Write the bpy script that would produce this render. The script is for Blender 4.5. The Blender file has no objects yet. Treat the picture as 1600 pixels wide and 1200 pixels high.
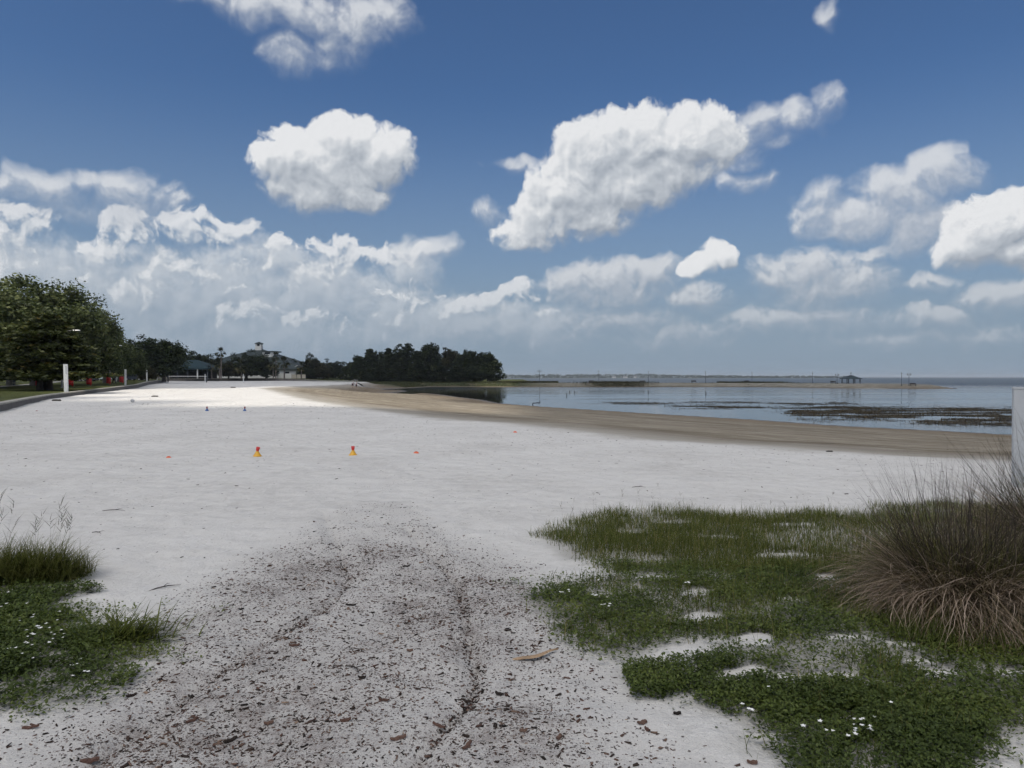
import bpy, bmesh, math, random
import numpy as np
from mathutils import Vector, Matrix
R = math.radians
rng = np.random.default_rng(7)
random.seed(7)
sc = bpy.context.scene
COL = sc.collection

# ------------------------------------------------------------------ camera
F = 1150.0                      # focal length in photograph pixels (1600 wide)
EYE = 1.6
HOR = 589.0
PITCH = math.atan((600 - HOR) / F)
cam = bpy.data.cameras.new('camera')
cam.sensor_width = 36.0
cam.lens = 36.0 * F / 1600.0
cam.clip_start = 0.05
cam.clip_end = 30000
camo = bpy.data.objects.new('camera', cam)
camo.location = (0, 0, EYE)
camo.rotation_euler = (math.pi / 2 - PITCH, 0, 0)
COL.objects.link(camo)
sc.camera = camo
sc.cycles.use_adaptive_sampling = True; sc.cycles.adaptive_threshold = 0.03; sc.cycles.adaptive_min_samples = 14
sc.cycles.max_bounces = 6; sc.cycles.diffuse_bounces = 2; sc.cycles.glossy_bounces = 2; sc.cycles.transmission_bounces = 3; sc.cycles.transparent_max_bounces = 12
sc.view_settings.view_transform = 'Standard'; sc.view_settings.look = 'None'; sc.view_settings.gamma = 1.0; sc.view_settings.exposure = 0.0
cP, sP = math.cos(PITCH), math.sin(PITCH)

def ray(px, py):
    x = (px - 800) / F; y = (600 - py) / F
    return np.array([x, cP + y * sP, -sP + y * cP])
def ground(px, py, z=0.0):
    d = ray(px, py); t = (z - EYE) / d[2]
    return (d[0] * t, d[1] * t)
def at(px, py, Y):
    d = ray(px, py); t = Y / d[1]
    return Vector((d[0] * t, Y, EYE + d[2] * t))
def hgt(py, Y):                 # height z of a pixel row at distance Y
    return at(800, py, Y).z
def proj(x, y, z):              # world arrays -> photograph pixels
    dz = z - EYE
    f = y * cP - dz * sP
    u = y * sP + dz * cP
    f = np.where(f < 0.05, 0.05, f)
    return 800 + F * x / f, 600 - F * u / f

# ------------------------------------------------------------------ node helpers
class NT:
    def __init__(s, tree): s.t = tree
    def n(s, typ, ins=None, **props):
        nd = s.t.nodes.new(typ)
        for k, v in props.items(): setattr(nd, k, v)
        if ins:
            for k, v in ins.items(): s.put(nd.inputs[k], v)
        return nd
    def put(s, sock, v):
        if v is None: return
        if isinstance(v, bpy.types.NodeSocket): s.t.links.new(v, sock)
        else: sock.default_value = v
    def m(s, op, a, b=None, c=None, clamp=False):
        nd = s.t.nodes.new('ShaderNodeMath'); nd.operation = op; nd.use_clamp = clamp
        for i, v in enumerate((a, b, c)): s.put(nd.inputs[i], v)
        return nd.outputs[0]
    def vm(s, op, a, b=None, c=None):
        nd = s.t.nodes.new('ShaderNodeVectorMath'); nd.operation = op
        for i, v in enumerate((a, b, c)): s.put(nd.inputs[i], v)
        return nd.outputs['Value'] if op in ('LENGTH', 'DOT_PRODUCT', 'DISTANCE') else nd.outputs[0]
    def mix(s, fac, a, b, mode='MIX'):
        nd = s.t.nodes.new('ShaderNodeMix'); nd.data_type = 'RGBA'; nd.blend_type = mode
        s.put(nd.inputs[0], fac); s.put(nd.inputs[6], c4(a)); s.put(nd.inputs[7], c4(b))
        return nd.outputs[2]
    def smooth(s, v, a, b, lo=0.0, hi=1.0):
        nd = s.t.nodes.new('ShaderNodeMapRange'); nd.interpolation_type = 'SMOOTHSTEP'
        for i, q in enumerate((v, a, b, lo, hi)): s.put(nd.inputs[i], q)
        return nd.outputs[0]
    def lin(s, v, a, b, lo=0.0, hi=1.0):
        nd = s.t.nodes.new('ShaderNodeMapRange')
        for i, q in enumerate((v, a, b, lo, hi)): s.put(nd.inputs[i], q)
        return nd.outputs[0]
    def noise(s, vec, scale, detail=4, rough=0.5, dim='3D', out=0, dist=0.0):
        nd = s.t.nodes.new('ShaderNodeTexNoise'); nd.noise_dimensions = dim
        s.put(nd.inputs['Vector'], vec); nd.inputs['Scale'].default_value = scale
        nd.inputs['Detail'].default_value = detail; nd.inputs['Roughness'].default_value = rough
        nd.inputs['Distortion'].default_value = dist
        return nd.outputs[out]
    def attr(s, name, out='Fac'):
        nd = s.t.nodes.new('ShaderNodeAttribute'); nd.attribute_name = name
        return nd.outputs[out]
    def ramp(s, fac, stops):
        nd = s.t.nodes.new('ShaderNodeValToRGB'); cr = nd.color_ramp
        while len(cr.elements) < len(stops): cr.elements.new(0.5)
        for e, (p, c) in zip(cr.elements, stops): e.position = p; e.color = c4(c)
        s.put(nd.inputs[0], fac)
        return nd.outputs[0]
def c4(c):
    if isinstance(c, (tuple, list)) and len(c) == 3: return (c[0], c[1], c[2], 1.0)
    return c

def material(name):
    m = bpy.data.materials.new(name); m.use_nodes = True
    m.node_tree.nodes.clear()
    t = NT(m.node_tree)
    out = t.n('ShaderNodeOutputMaterial')
    return m, t, out
def paint(name, col, rough=0.6, var=0.12, scale=3.0, metal=0.0, bump=0.0, dirt=None):
    """plain surface with a little mottling of its own colour"""
    m, t, out = material(name)
    tc = t.n('ShaderNodeTexCoord').outputs['Object']
    nz = t.noise(tc, scale, 5, 0.6)
    k = t.lin(nz, 0.3, 0.7, 1 - var, 1 + var)
    c = t.vm('MULTIPLY', tuple(col), k)
    if dirt:
        c = t.mix(t.smooth(t.noise(tc, scale * 2.3, 6, 0.65), 0.55, 0.75), c, dirt)
    b = t.n('ShaderNodeBsdfPrincipled', {'Base Color': c, 'Roughness': rough, 'Metallic': metal})
    if bump:
        bn = t.n('ShaderNodeBump', {'Height': t.noise(tc, scale * 8, 4), 'Strength': bump, 'Distance': 0.02})
        t.put(b.inputs['Normal'], bn.outputs[0])
    t.put(out.inputs[0], b.outputs[0])
    return m
def leafmat(name, stops, transl=0.35, rough=0.6, spec=0.25):
    m, t, out = material(name)
    c = t.ramp(t.attr('rnd'), stops)
    p = t.n('ShaderNodeBsdfPrincipled', {'Base Color': c, 'Roughness': rough, 'Specular IOR Level': spec})
    tr = t.n('ShaderNodeBsdfTranslucent', {'Color': c})
    mx = t.n('ShaderNodeMixShader', {0: transl, 1: p.outputs[0], 2: tr.outputs[0]})
    t.put(out.inputs[0], mx.outputs[0])
    return m

# ------------------------------------------------------------------ mesh helpers
def np_mesh(name, V, Fc, attrs=None, smooth=False):
    V = np.asarray(V, dtype=np.float32).reshape(-1, 3); Fc = np.asarray(Fc, dtype=np.int32)
    k = Fc.shape[1]; nf = len(Fc)
    me = bpy.data.meshes.new(name)
    me.vertices.add(len(V)); me.vertices.foreach_set('co', V.ravel())
    me.loops.add(nf * k); me.loops.foreach_set('vertex_index', Fc.ravel())
    me.polygons.add(nf); me.polygons.foreach_set('loop_start', np.arange(0, nf * k, k, dtype=np.int32))
    if smooth: me.polygons.foreach_set('use_smooth', np.ones(nf, dtype=bool))
    me.update(calc_edges=True)
    for an, av in (attrs or {}).items():
        a = me.attributes.new(an, 'FLOAT', 'POINT'); a.data.foreach_set('value', np.asarray(av, dtype=np.float32))
    return me
def link(name, me, mat=None, parent=None, loc=None):
    o = bpy.data.objects.new(name, me); COL.objects.link(o)
    if mat is not None:
        for mm in (mat if isinstance(mat, (list, tuple)) else [mat]): me.materials.append(mm)
    if parent is not None: o.parent = parent
    if loc is not None: o.location = loc
    return o
def tag(o, label=None, cat=None, group=None, kind=None):
    if label: o['label'] = label
    if cat: o['category'] = cat
    if group: o['group'] = group
    if kind: o['kind'] = kind
    return o
def empty(name, loc, label, cat, group=None, rz=0.0):
    o = bpy.data.objects.new(name, None); COL.objects.link(o)
    o.location = loc; o.rotation_euler = (0, 0, rz); o.empty_display_size = 0.2
    return tag(o, label, cat, group)
def copy_tree(o, parent=None):
    c = o.copy(); COL.objects.link(c)
    if parent is not None: c.parent = parent
    for ch in list(o.children): copy_tree(ch, c)
    return c

class MB:
    """collects shapes into one mesh"""
    def __init__(s): s.v = []; s.f = []; s.sm = []
    def add(s, vs, fs, sm=False):
        b = len(s.v); s.v += [tuple(v) for v in vs]
        s.f += [tuple(b + i for i in f) for f in fs]; s.sm += [sm] * len(fs)
        return s
    def box(s, c, d, rz=0.0, taper=1.0, bev=0.0):
        x, y, z = d[0] / 2, d[1] / 2, d[2] / 2
        cr, sr = math.cos(rz), math.sin(rz)
        if bev <= 0:
            base = [(-x, -y, -z), (x, -y, -z), (x, y, -z), (-x, y, -z)]
            top = [(a * taper, b * taper, z) for a, b, _ in base]
            P = base + top
            fs = [(3, 2, 1, 0), (4, 5, 6, 7), (0, 1, 5, 4), (1, 2, 6, 5), (2, 3, 7, 6), (3, 0, 4, 7)]
        else:
            def ringp(xx, yy, zz):
                return [(-xx + bev, -yy, zz), (xx - bev, -yy, zz), (xx, -yy + bev, zz), (xx, yy - bev, zz),
                        (xx - bev, yy, zz), (-xx + bev, yy, zz), (-xx, yy - bev, zz), (-xx, -yy + bev, zz)]
            rs = [ringp(x - bev * .7, y - bev * .7, -z), ringp(x, y, -z + bev), ringp(x, y, z - bev), ringp(x - bev * .7, y - bev * .7, z)]
            P = [p for r in rs for p in r]; fs = [tuple(range(7, -1, -1)), tuple(range(24, 32))]
            for k in range(3):
                for i in range(8):
                    j = (i + 1) % 8; fs.append((k * 8 + i, k * 8 + j, k * 8 + 8 + j, k * 8 + 8 + i))
        P = [(c[0] + a * cr - b * sr, c[1] + a * sr + b * cr, c[2] + q) for a, b, q in P]
        return s.add(P, fs)
    def lathe(s, prof, n=12, c=(0, 0, 0), sm=True, cap=True):
        P = []; fs = []
        for r, z in prof:
            for i in range(n):
                a = 2 * math.pi * i / n; P.append((c[0] + r * math.cos(a), c[1] + r * math.sin(a), c[2] + z))
        for k in range(len(prof) - 1):
            for i in range(n):
                j = (i + 1) % n; fs.append((k * n + i, k * n + j, k * n + n + j, k * n + n + i))
        s.add(P, fs, sm)
        if cap:
            s.add(P[:n], [tuple(range(n - 1, -1, -1))]); s.add(P[-n:], [tuple(range(n))])
        return s
    def tube(s, pts, rad, n=6, sm=True):
        pts = [Vector(p) for p in pts]
        if not isinstance(rad, (list, tuple)): rad = [rad] * len(pts)
        P = []; fs = []
        for k, p in enumerate(pts):
            d = (pts[min(k + 1, len(pts) - 1)] - pts[max(k - 1, 0)]).normalized()
            a = d.cross(Vector((0.3, 0.9, 0.31)))
            if a.length < 1e-3: a = d.cross(Vector((1, 0, 0)))
            a.normalize(); b = d.cross(a)
            for i in range(n):
                t = 2 * math.pi * i / n; P.append(p + (a * math.cos(t) + b * math.sin(t)) * rad[k])
        for k in range(len(pts) - 1):
            for i in range(n):
                j = (i + 1) % n; fs.append((k * n + i, k * n + j, k * n + n + j, k * n + n + i))
        s.add(P, fs, sm)
        s.add(P[:n], [tuple(range(n - 1, -1, -1))]); s.add(P[-n:], [tuple(range(n))])
        return s
    def prism(s, prof, x0, x1, axis='x'):
        """closed profile (list of 2D points) swept along an axis"""
        n = len(prof)
        mk = {'x': lambda a, p: (a, p[0], p[1]), 'y': lambda a, p: (p[0], a, p[1]), 'z': lambda a, p: (p[0], p[1], a)}[axis]
        P = [mk(x0, p) for p in prof] + [mk(x1, p) for p in prof]
        fs = [tuple(range(n - 1, -1, -1)), tuple(range(n, 2 * n))]
        for i in range(n):
            j = (i + 1) % n; fs.append((i, j, n + j, n + i))
        return s.add(P, fs)
    def ball(s, c, r, n=10, m=7):
        rr = r if isinstance(r, (tuple, list)) else (r, r, r)
        P = []; fs = []
        for k in range(1, m):
            a = math.pi * k / m
            for i in range(n):
                b = 2 * math.pi * i / n
                P.append((c[0] + rr[0] * math.sin(a) * math.cos(b), c[1] + rr[1] * math.sin(a) * math.sin(b), c[2] + rr[2] * math.cos(a)))
        top = len(P); P.append((c[0], c[1], c[2] + rr[2])); P.append((c[0], c[1], c[2] - rr[2]))
        for k in range(m - 2):
            for i in range(n):
                j = (i + 1) % n; fs.append((k * n + i, k * n + n + i, k * n + n + j, k * n + j))
        for i in range(n):
            j = (i + 1) % n; fs.append((top, i, j)); fs.append((top + 1, (m - 2) * n + j, (m - 2) * n + i))
        return s.add(P, fs, True)
    def build(s, name, mat, parent=None, loc=None):
        me = bpy.data.meshes.new(name); me.from_pydata(s.v, [], s.f)
        me.polygons.foreach_set('use_smooth', s.sm)
        bm = bmesh.new(); bm.from_mesh(me); bmesh.ops.recalc_face_normals(bm, faces=bm.faces); bm.to_mesh(me); bm.free()
        return link(name, me, mat, parent, loc)

def sstep(a, b, x):
    t = np.clip((x - a) / (b - a), 0, 1); return t * t * (3 - 2 * t)
def vnoise(x, y, s, seed=0):
    """smooth value noise, arrays"""
    r = np.random.default_rng(seed); T = r.random((256, 256))
    x = x * s; y = y * s
    xi = np.floor(x).astype(int); yi = np.floor(y).astype(int); fx = x - xi; fy = y - yi
    fx = fx * fx * (3 - 2 * fx); fy = fy * fy * (3 - 2 * fy)
    g = lambda i, j: T[i & 255, j & 255]
    return (g(xi, yi) * (1 - fx) + g(xi + 1, yi) * fx) * (1 - fy) + (g(xi, yi + 1) * (1 - fx) + g(xi + 1, yi + 1) * fx) * fy
def fbm(x, y, s, seed=0, oct=4):
    a = 0; w = 0.5; tot = 0
    for k in range(oct):
        a = a + w * vnoise(x, y, s * 2.03 ** k, seed + k); tot += w; w *= 0.55
    return a / tot
def pdist(x, y, poly, closed=True):
    """distance to polyline; sign + inside when closed"""
    P = np.asarray(poly, float); n = len(P)
    d = np.full(x.shape, 1e18); ins = np.zeros(x.shape, bool)
    for i in range(n if closed else n - 1):
        ax, ay = P[i]; bx, by = P[(i + 1) % n]
        dx, dy = bx - ax, by - ay; L = dx * dx + dy * dy + 1e-12
        t = np.clip(((x - ax) * dx + (y - ay) * dy) / L, 0, 1)
        d = np.minimum(d, (x - ax - t * dx) ** 2 + (y - ay - t * dy) ** 2)
        if closed:
            c = (ay > y) != (by > y)
            with np.errstate(divide='ignore', invalid='ignore'):
                xx = ax + (y - ay) * dx / (dy if abs(dy) > 1e-12 else 1e-12)
            ins ^= c & (x < xx)
    d = np.sqrt(d)
    return np.where(ins, d, -d) if closed else d

# ------------------------------------------------------------------ light
SUN_EL, SUN_AZ = 56.0, 222.0          # azimuth clockwise from +Y: behind the camera, to the left
sdir = Vector((math.cos(R(SUN_EL)) * math.sin(R(SUN_AZ)), math.cos(R(SUN_EL)) * math.cos(R(SUN_AZ)), math.sin(R(SUN_EL))))
sun = bpy.data.lights.new('sun', 'SUN'); sun.energy = 4.2; sun.angle = R(0.53); sun.color = (1.0, 0.93, 0.81)
suno = bpy.data.objects.new('sun', sun); COL.objects.link(suno)
suno.rotation_euler = (-sdir).to_track_quat('-Z', 'Y').to_euler()
suno.location = (0, 0, 50)

# ------------------------------------------------------------------ sky
SKY_STR = 0.1
def to_uv(px, py):
    d = ray(px, py); d = d / np.linalg.norm(d)
    return np.array([math.atan2(d[0], d[1]), math.asin(d[2])]) * 11.5

CUMULUS = [  # px, py, rx, ry, weight : the separate cumulus clouds
 (470, 245, 72, 52, 1), (540, 226, 72, 48, 1), (590, 248, 64, 50, 1), (495, 290, 84, 46, .95), (555, 305, 62, 32, .9), (428, 252, 50, 32, .8), (530, 262, 100, 62, 1),
 (935, 240, 78, 62, 1), (1005, 222, 88, 62, 1), (1075, 222, 85, 62, 1), (1118, 228, 52, 48, .9), (900, 295, 82, 66, 1), (985, 285, 98, 60, 1),
 (862, 335, 70, 48, .8), (835, 362, 64, 30, .6), (925, 335, 80, 44, .8), (1040, 265, 90, 46, .9),
 (1560, 352, 90, 55, 1), (1615, 340, 70, 60, 1), (1515, 378, 70, 40, .9), (1605, 392, 80, 40, .9),
 (1130, 398, 32, 24, .7), (1095, 414, 36, 18, .6)]
WISPS = [
 (470, 18, 120, 50, .9), (560, 45, 80, 55, .9), (450, 85, 55, 42, .8), (615, 32, 48, 44, .7), (370, 6, 100, 30, .6), (520, 80, 70, 40, .7),
 (1185, 195, 55, 36, .7), (1240, 186, 50, 34, .7), (1294, 162, 34, 30, .7), (1212, 218, 34, 22, .6), (1170, 240, 30, 40, .4),
 (60, 295, 90, 30, .75), (130, 288, 46, 22, .7), (28, 282, 50, 26, .7), (208, 312, 80, 46, .85), (255, 322, 56, 24, .7), (90, 322, 110, 20, .5),
 (1165, 290, 48, 22, .6), (800, 255, 38, 14, .45), (1296, 18, 18, 26, .5), (1480, 300, 40, 20, .5), (770, 330, 30, 20, .4), (680, 385, 42, 20, .7), (640, 395, 30, 16, .5),
 (1400, 312, 92, 54, 1.1), (1465, 285, 80, 46, 1.1), (1345, 342, 100, 46, 1.1), (1435, 352, 100, 50, 1.1), (1290, 330, 54, 36, .8), (1278, 303, 40, 28, .6)]
BANK = [
 (90, 450, 150, 75, .9), (-20, 430, 110, 70, .9), (240, 470, 170, 85, .9), (370, 455, 120, 70, .9), (480, 465, 130, 70, .9), (600, 480, 110, 62, .85), (690, 500, 120, 40, .8),
 (60, 520, 200, 60, .8), (240, 530, 200, 60, .8), (420, 525, 200, 60, .8), (590, 520, 160, 50, .7), (820, 505, 80, 30, .6), (640, 425, 50, 40, .6), (440, 412, 62, 40, .7)]
PUFF = [
 (28, 372, 50, 40, 1), (22, 408, 60, 34, .9), (203, 375, 44, 34, 1), (170, 402, 50, 24, .9), (330, 372, 58, 36, 1), (380, 395, 44, 30, .8), (262, 405, 34, 26, .9), (290, 425, 40, 24, .9),
 (225, 458, 60, 22, .8), (250, 440, 40, 24, .8), (518, 398, 32, 26, 1), (555, 412, 36, 18, .9), (500, 440, 66, 24, .8), (530, 425, 40, 24, .9), (440, 402, 50, 28, .6),
 (620, 414, 40, 26, .65), (640, 470, 46, 20, .7), (738, 484, 54, 22, .9), (802, 464, 28, 22, 1), (770, 474, 40, 18, .8), (828, 488, 30, 16, .8), (380, 487, 44, 20, .8), (362, 450, 26, 14, .7),
 (100, 430, 40, 20, .5), (470, 500, 60, 16, .5), (580, 505, 60, 16, .4)]
LOW = [
 (955, 448, 110, 42, .9), (1012, 432, 62, 32, .9), (892, 446, 52, 30, .8), (1084, 466, 50, 28, .8), (950, 500, 130, 32, .7),
 (1275, 440, 92, 50, .9), (1335, 442, 72, 36, .9), (1222, 436, 56, 32, .8), (1250, 500, 150, 28, .7), (1465, 495, 66, 24, .75), (1565, 466, 86, 28, .75),
 (1180, 505, 70, 28, .6), (870, 520, 120, 32, .6), (1050, 525, 120, 26, .55), (1400, 530, 160, 20, .5), (700, 520, 120, 30, .6), (1540, 520, 90, 18, .5),
 (1450, 445, 40, 14, .4), (1360, 400, 30, 10, .3)]

def cloud_group(name, blobs, big, amp_b, amp_n, freq):
    g = bpy.data.node_groups.new(name, 'ShaderNodeTree')
    g.interface.new_socket('P', in_out='INPUT', socket_type='NodeSocketVector')
    g.interface.new_socket('H', in_out='OUTPUT', socket_type='NodeSocketFloat')
    g.interface.new_socket('F', in_out='OUTPUT', socket_type='NodeSocketFloat')
    t = NT(g); gi = t.n('NodeGroupInput'); go = t.n('NodeGroupOutput')
    p = gi.outputs[0]
    w = t.noise(p, 1.1 * freq, 3, 0.5, '2D', out=1)
    pw = t.vm('MULTIPLY_ADD', t.vm('SUBTRACT', w, (0.5, 0.5, 0.5)), (big, big, 0.0), p)
    acc = None
    for (px, py, rx, ry, wt) in blobs:
        c = to_uv(px, py)
        ex = (to_uv(px + rx, py)[0] - to_uv(px - rx, py)[0]) / 2
        ey = (to_uv(px, py - ry)[1] - to_uv(px, py + ry)[1]) / 2
        q = t.vm('MULTIPLY_ADD', pw, (1 / ex, 1 / ey, 0.0), (-c[0] / ex, -c[1] / ey, 0.0))
        f = t.m('MULTIPLY_ADD', t.vm('DOT_PRODUCT', q, q), -wt, wt)
        if acc is None: acc = f
        else:
            acc = t.m('SMOOTH_MAX', acc, f, 0.18)
    vo = t.n('ShaderNodeTexVoronoi', {'Vector': pw, 'Scale': 2.6 * freq, 'Detail': 3.0, 'Roughness': 0.5, 'Lacunarity': 2.1}, voronoi_dimensions='2D', feature='F1')
    vo.normalize = True
    b = t.m('SUBTRACT', 0.22, t.m('MULTIPLY', vo.outputs['Distance'], vo.outputs['Distance']))
    n = t.m('SUBTRACT', t.noise(pw, 2.2 * freq, 6, 0.56, '2D'), 0.5)
    h = t.m('MULTIPLY_ADD', b, amp_b, acc)
    h = t.m('MULTIPLY_ADD', n, amp_n, h)
    t.put(go.inputs[0], h); t.put(go.inputs[1], acc)
    return g

w = bpy.data.worlds.new('World'); sc.world = w; w.use_nodes = True
w.node_tree.nodes.clear(); T = NT(w.node_tree)
wout = T.n('ShaderNodeOutputWorld'); bg = T.n('ShaderNodeBackground', {'Strength': SKY_STR})
sky = T.n('ShaderNodeTexSky', sky_type='NISHITA', sun_disc=False, sun_elevation=R(SUN_EL), sun_rotation=R(SUN_AZ),
          altitude=20.0, air_density=1.0, dust_density=1.2, ozone_density=2.0)
gen = T.n('ShaderNodeTexCoord').outputs['Generated']
sx = T.n('ShaderNodeSeparateXYZ', {0: gen})
U = T.m('MULTIPLY', T.m('ARCTAN2', sx.outputs[0], sx.outputs[1]), 11.5)
V = T.m('MULTIPLY', T.m('ARCSINE', sx.outputs[2]), 11.5)
P = T.n('ShaderNodeCombineXYZ', {0: U, 1: V}).outputs[0]
K = 1.0 / SKY_STR
def S(c): return tuple(x * K for x in c)
base = T.mix(1.0, sky.outputs[0], (0.495, 0.665, 0.86, 1), 'MULTIPLY')
# horizon air
base = T.mix(T.smooth(V, 4.4, 0.2, 0.0, 0.80), base, S((0.245, 0.325, 0.425)))
def layer(base, grp, lo, hi, dark, mid, bright, amax, d1, d2, g1, g2, bias, fade=False):
    def call(p):
        nd = T.n('ShaderNodeGroup'); nd.node_tree = grp; T.put(nd.inputs[0], p); return nd.outputs[0], nd.outputs[1]
    h0, f0 = call(P)
    h1, _ = call(T.vm('ADD', P, (-0.45 * d1, 0.9 * d1, 0)))
    li = T.m('MULTIPLY_ADD', T.m('SUBTRACT', h0, h1), g1, bias)
    if g2:
        _, f2 = call(T.vm('ADD', P, (-0.35 * d2, 0.94 * d2, 0)))
        li = T.m('MULTIPLY_ADD', T.m('SUBTRACT', f0, f2), g2, li)
    li = T.lin(li, 0.0, 1.0)
    a = T.smooth(h0, lo, T.m('MULTIPLY_ADD', li, -0.85 * hi, 1.35 * hi), 0.0, amax)
    if fade: a = T.m('MULTIPLY', a, T.smooth(li, .15, .75, .15, 1))
    return T.mix(a, base, T.ramp(li, [(0.0, S(dark)), (0.5, S(mid)), (1.0, S(bright))]))
gL = cloud_group('low clouds', LOW, 0.35, 0.85, 1.0, 1.7)
gB = cloud_group('bank body', BANK, 0.40, 0.6, 1.0, 1.2)
gP = cloud_group('bank puffs', [(x, y, rx * 1.45, ry * 1.35, wt) for x, y, rx, ry, wt in PUFF], 0.55, 0.9, 2.3, 1.35)
gC = cloud_group('cumulus clouds', CUMULUS, 0.34, 1.0, 1.15, 1.25)
gW = cloud_group('wisp clouds', WISPS, 0.5, 0.35, 1.4, 1.0)
skyc = layer(base, gL, -0.30, 1.2, (0.35, 0.40, 0.47), (0.45, 0.49, 0.55), (0.66, 0.68, 0.71), 0.88, 0.12, 0.25, 0.95, 0.25, 0.40)
skyc = layer(skyc, gB, -0.30, 1.2, (0.37, 0.42, 0.495), (0.47, 0.52, 0.585), (0.60, 0.64, 0.69), 0.93, 0.16, 0.5, 0.8, 0.0, 0.48)
skyc = layer(skyc, gP, 0.12, 1.1, (0.38, 0.43, 0.50), (0.54, 0.58, 0.63), (0.76, 0.775, 0.80), 0.90, 0.11, 0.25, 0.9, 0.25, 0.42, True)
skyc = layer(skyc, gW, -0.15, 1.5, (0.33, 0.38, 0.46), (0.46, 0.50, 0.565), (0.70, 0.72, 0.75), 0.86, 0.13, 0.32, 0.8, 0.28, 0.42)
skyc = layer(skyc, gC, -0.02, 0.62, (0.33, 0.37, 0.43), (0.53, 0.565, 0.61), (0.80, 0.81, 0.825), 0.98, 0.12, 0.36, 1.0, 0.40, 0.44)
# thin veil of low haze over everything near the horizon
veil = T.smooth(V, 1.9, 0.0, 0.0, 0.75)
skyc = T.mix(veil, skyc, S((0.265, 0.340, 0.425)))
# the rest of the dome: the same blue with loose broken cloud
pn = T.vm('DIVIDE', gen, T.n('ShaderNodeCombineXYZ', {0: T.m('ADD', sx.outputs[2], .12), 1: T.m('ADD', sx.outputs[2], .12), 2: 1.0}).outputs[0])
loose = T.smooth(T.noise(pn, 1.3, 5, .6), .42, .64, 0, .9)
rest = T.mix(loose, base, S((0.70, 0.71, 0.73)))
rest = T.mix(veil, rest, S((0.265, 0.340, 0.425)))
T.put(bg.inputs['Color'], skyc)
bg2 = T.n('ShaderNodeBackground', {'Strength': SKY_STR, 'Color': rest})
front = T.m('MULTIPLY', T.smooth(T.m('ABSOLUTE', U), 8.6, 8.0), T.m('MULTIPLY', T.smooth(V, 6.6, 6.0), T.m('GREATER_THAN', V, -.3)))
T.put(wout.inputs[0], T.n('ShaderNodeMixShader', {0: front, 1: bg2.outputs[0], 2: bg.outputs[0]}).outputs[0])
w.cycles.sampling_method = 'NONE'

# ------------------------------------------------------------------ terrain
ZW = -2.1
TAN = [(6000, -1500), (80, -20), (30, 2), (13, 11.5)] + [ground(*p) for p in
       [(1580, 722), (1480, 717), (1400, 713), (1300, 706), (1180, 697), (1090, 692), (1000, 686), (900, 674), (780, 660.5), (690, 655), (600, 644),
        (540, 635), (475, 625), (440, 615), (415, 608.5), (405, 606.5), (430, 604.6), (480, 602.8), (520, 601), (546, 599.2)]] + [(-45, 230), (-64, 298), (-64, 9000), (6000, 9000)]
WAT_PX = [(1900, 700), (1700, 688), (1583, 680), (1431, 672), (1319, 666.5), (1180, 656.5), (1030, 647.5), (920, 640.5), (842, 635.5), (780, 630.5), (754, 625),
          (714, 620.5), (691, 617), (665, 614.8), (645, 615.8), (627, 619), (610, 619.6), (598, 617.6), (592, 615.8), (602, 614.2), (622, 612.8), (636, 611.2),
          (622, 610.4), (590, 612.2), (560, 612.2), (555, 611.2), (575, 609.6), (610, 607.8), (640, 606.2), (673, 604.4), (720, 604.6), (779, 604.9), (843, 604.9),
          (935, 604.7), (1060, 604.6), (1180, 604.7), (1290, 606.4), (1431, 607.5), (1490, 607.6)]
WAT = [(6000, -900), (400, 10)] + [ground(px, py, ZW) for px, py in WAT_PX] + \
      [(148, 246), (136, 270), (108, 292), (62, 302), (10, 303), (-1, 306), (0, 360), (-20, 440), (-300, 900), (-3000, 2500), (-6000, 9000), (6000, 9000)]
# the garden wall on the left of the beach: (x, y, top z)
WALL = [(-11.5, 2, .36), (-14.5, 16, .36), (-23.4, 33.5, .36), (-28.6, 43.5, .33), (-33.6, 53.5, .30), (-37.5, 63, .31), (-42.3, 75, .35), (-47.6, 89, .42),
        (-54, 106, .5), (-75, 152, .68), (-101.5, 216, .86), (-125.5, 266, 1.0), (-143, 300, 1.1)]
WY = [p[1] for p in WALL]; WX = [p[0] for p in WALL]; WZ = [p[2] for p in WALL]
def lawn_z(x, y):
    z = np.interp(y, WY + [400, 900], WZ + [1.25, 1.6])
    return z - 2.1 * sstep(-100, -50, x) * sstep(240, 300, y)

RUT_L = [(505, 800), (530, 850), (541, 890), (541, 912), (522, 938), (480, 962), (440, 985), (380, 1022), (310, 1070), (230, 1130), (150, 1190), (60, 1260)]
RUT_R = [(640, 830), (690, 880), (716, 910), (727, 950), (736, 1000), (746, 1040), (741, 1080), (702, 1128), (662, 1180), (620, 1240)]
RL = [ground(*p) for p in RUT_L]; RR = [ground(*p) for p in RUT_R]

def growth(a0, step, k, end):
    out = []; x = a0; s = step
    while x < end:
        s *= k; x += s; out.append(x)
    return out
gx = list(np.arange(-5.6, 5.6001, 0.045)); pos = growth(5.6, .045, 1.055, 6500)
gx = [-p for p in pos[::-1]] + gx + pos
gy = list(np.arange(2.2, 9.0, 0.04)); gy = [-300, -120, -60, -30, -16, -8, -4, -2, -1, 0, .6, 1.1, 1.5, 1.8, 2.0] + gy + growth(9.0, .04, 1.03, 9000)
gx = np.array(gx); gy = np.array(gy)
XX, YY = np.meshgrid(gx, gy)
X = XX.ravel(); Y = YY.ravel()
sT = pdist(X, Y, TAN); sW = -pdist(X, Y, WAT)     # sT>0 in the tan area, sW>0 on land
near = np.exp(-(np.hypot(X, Y) / 60) ** 2)

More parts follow.
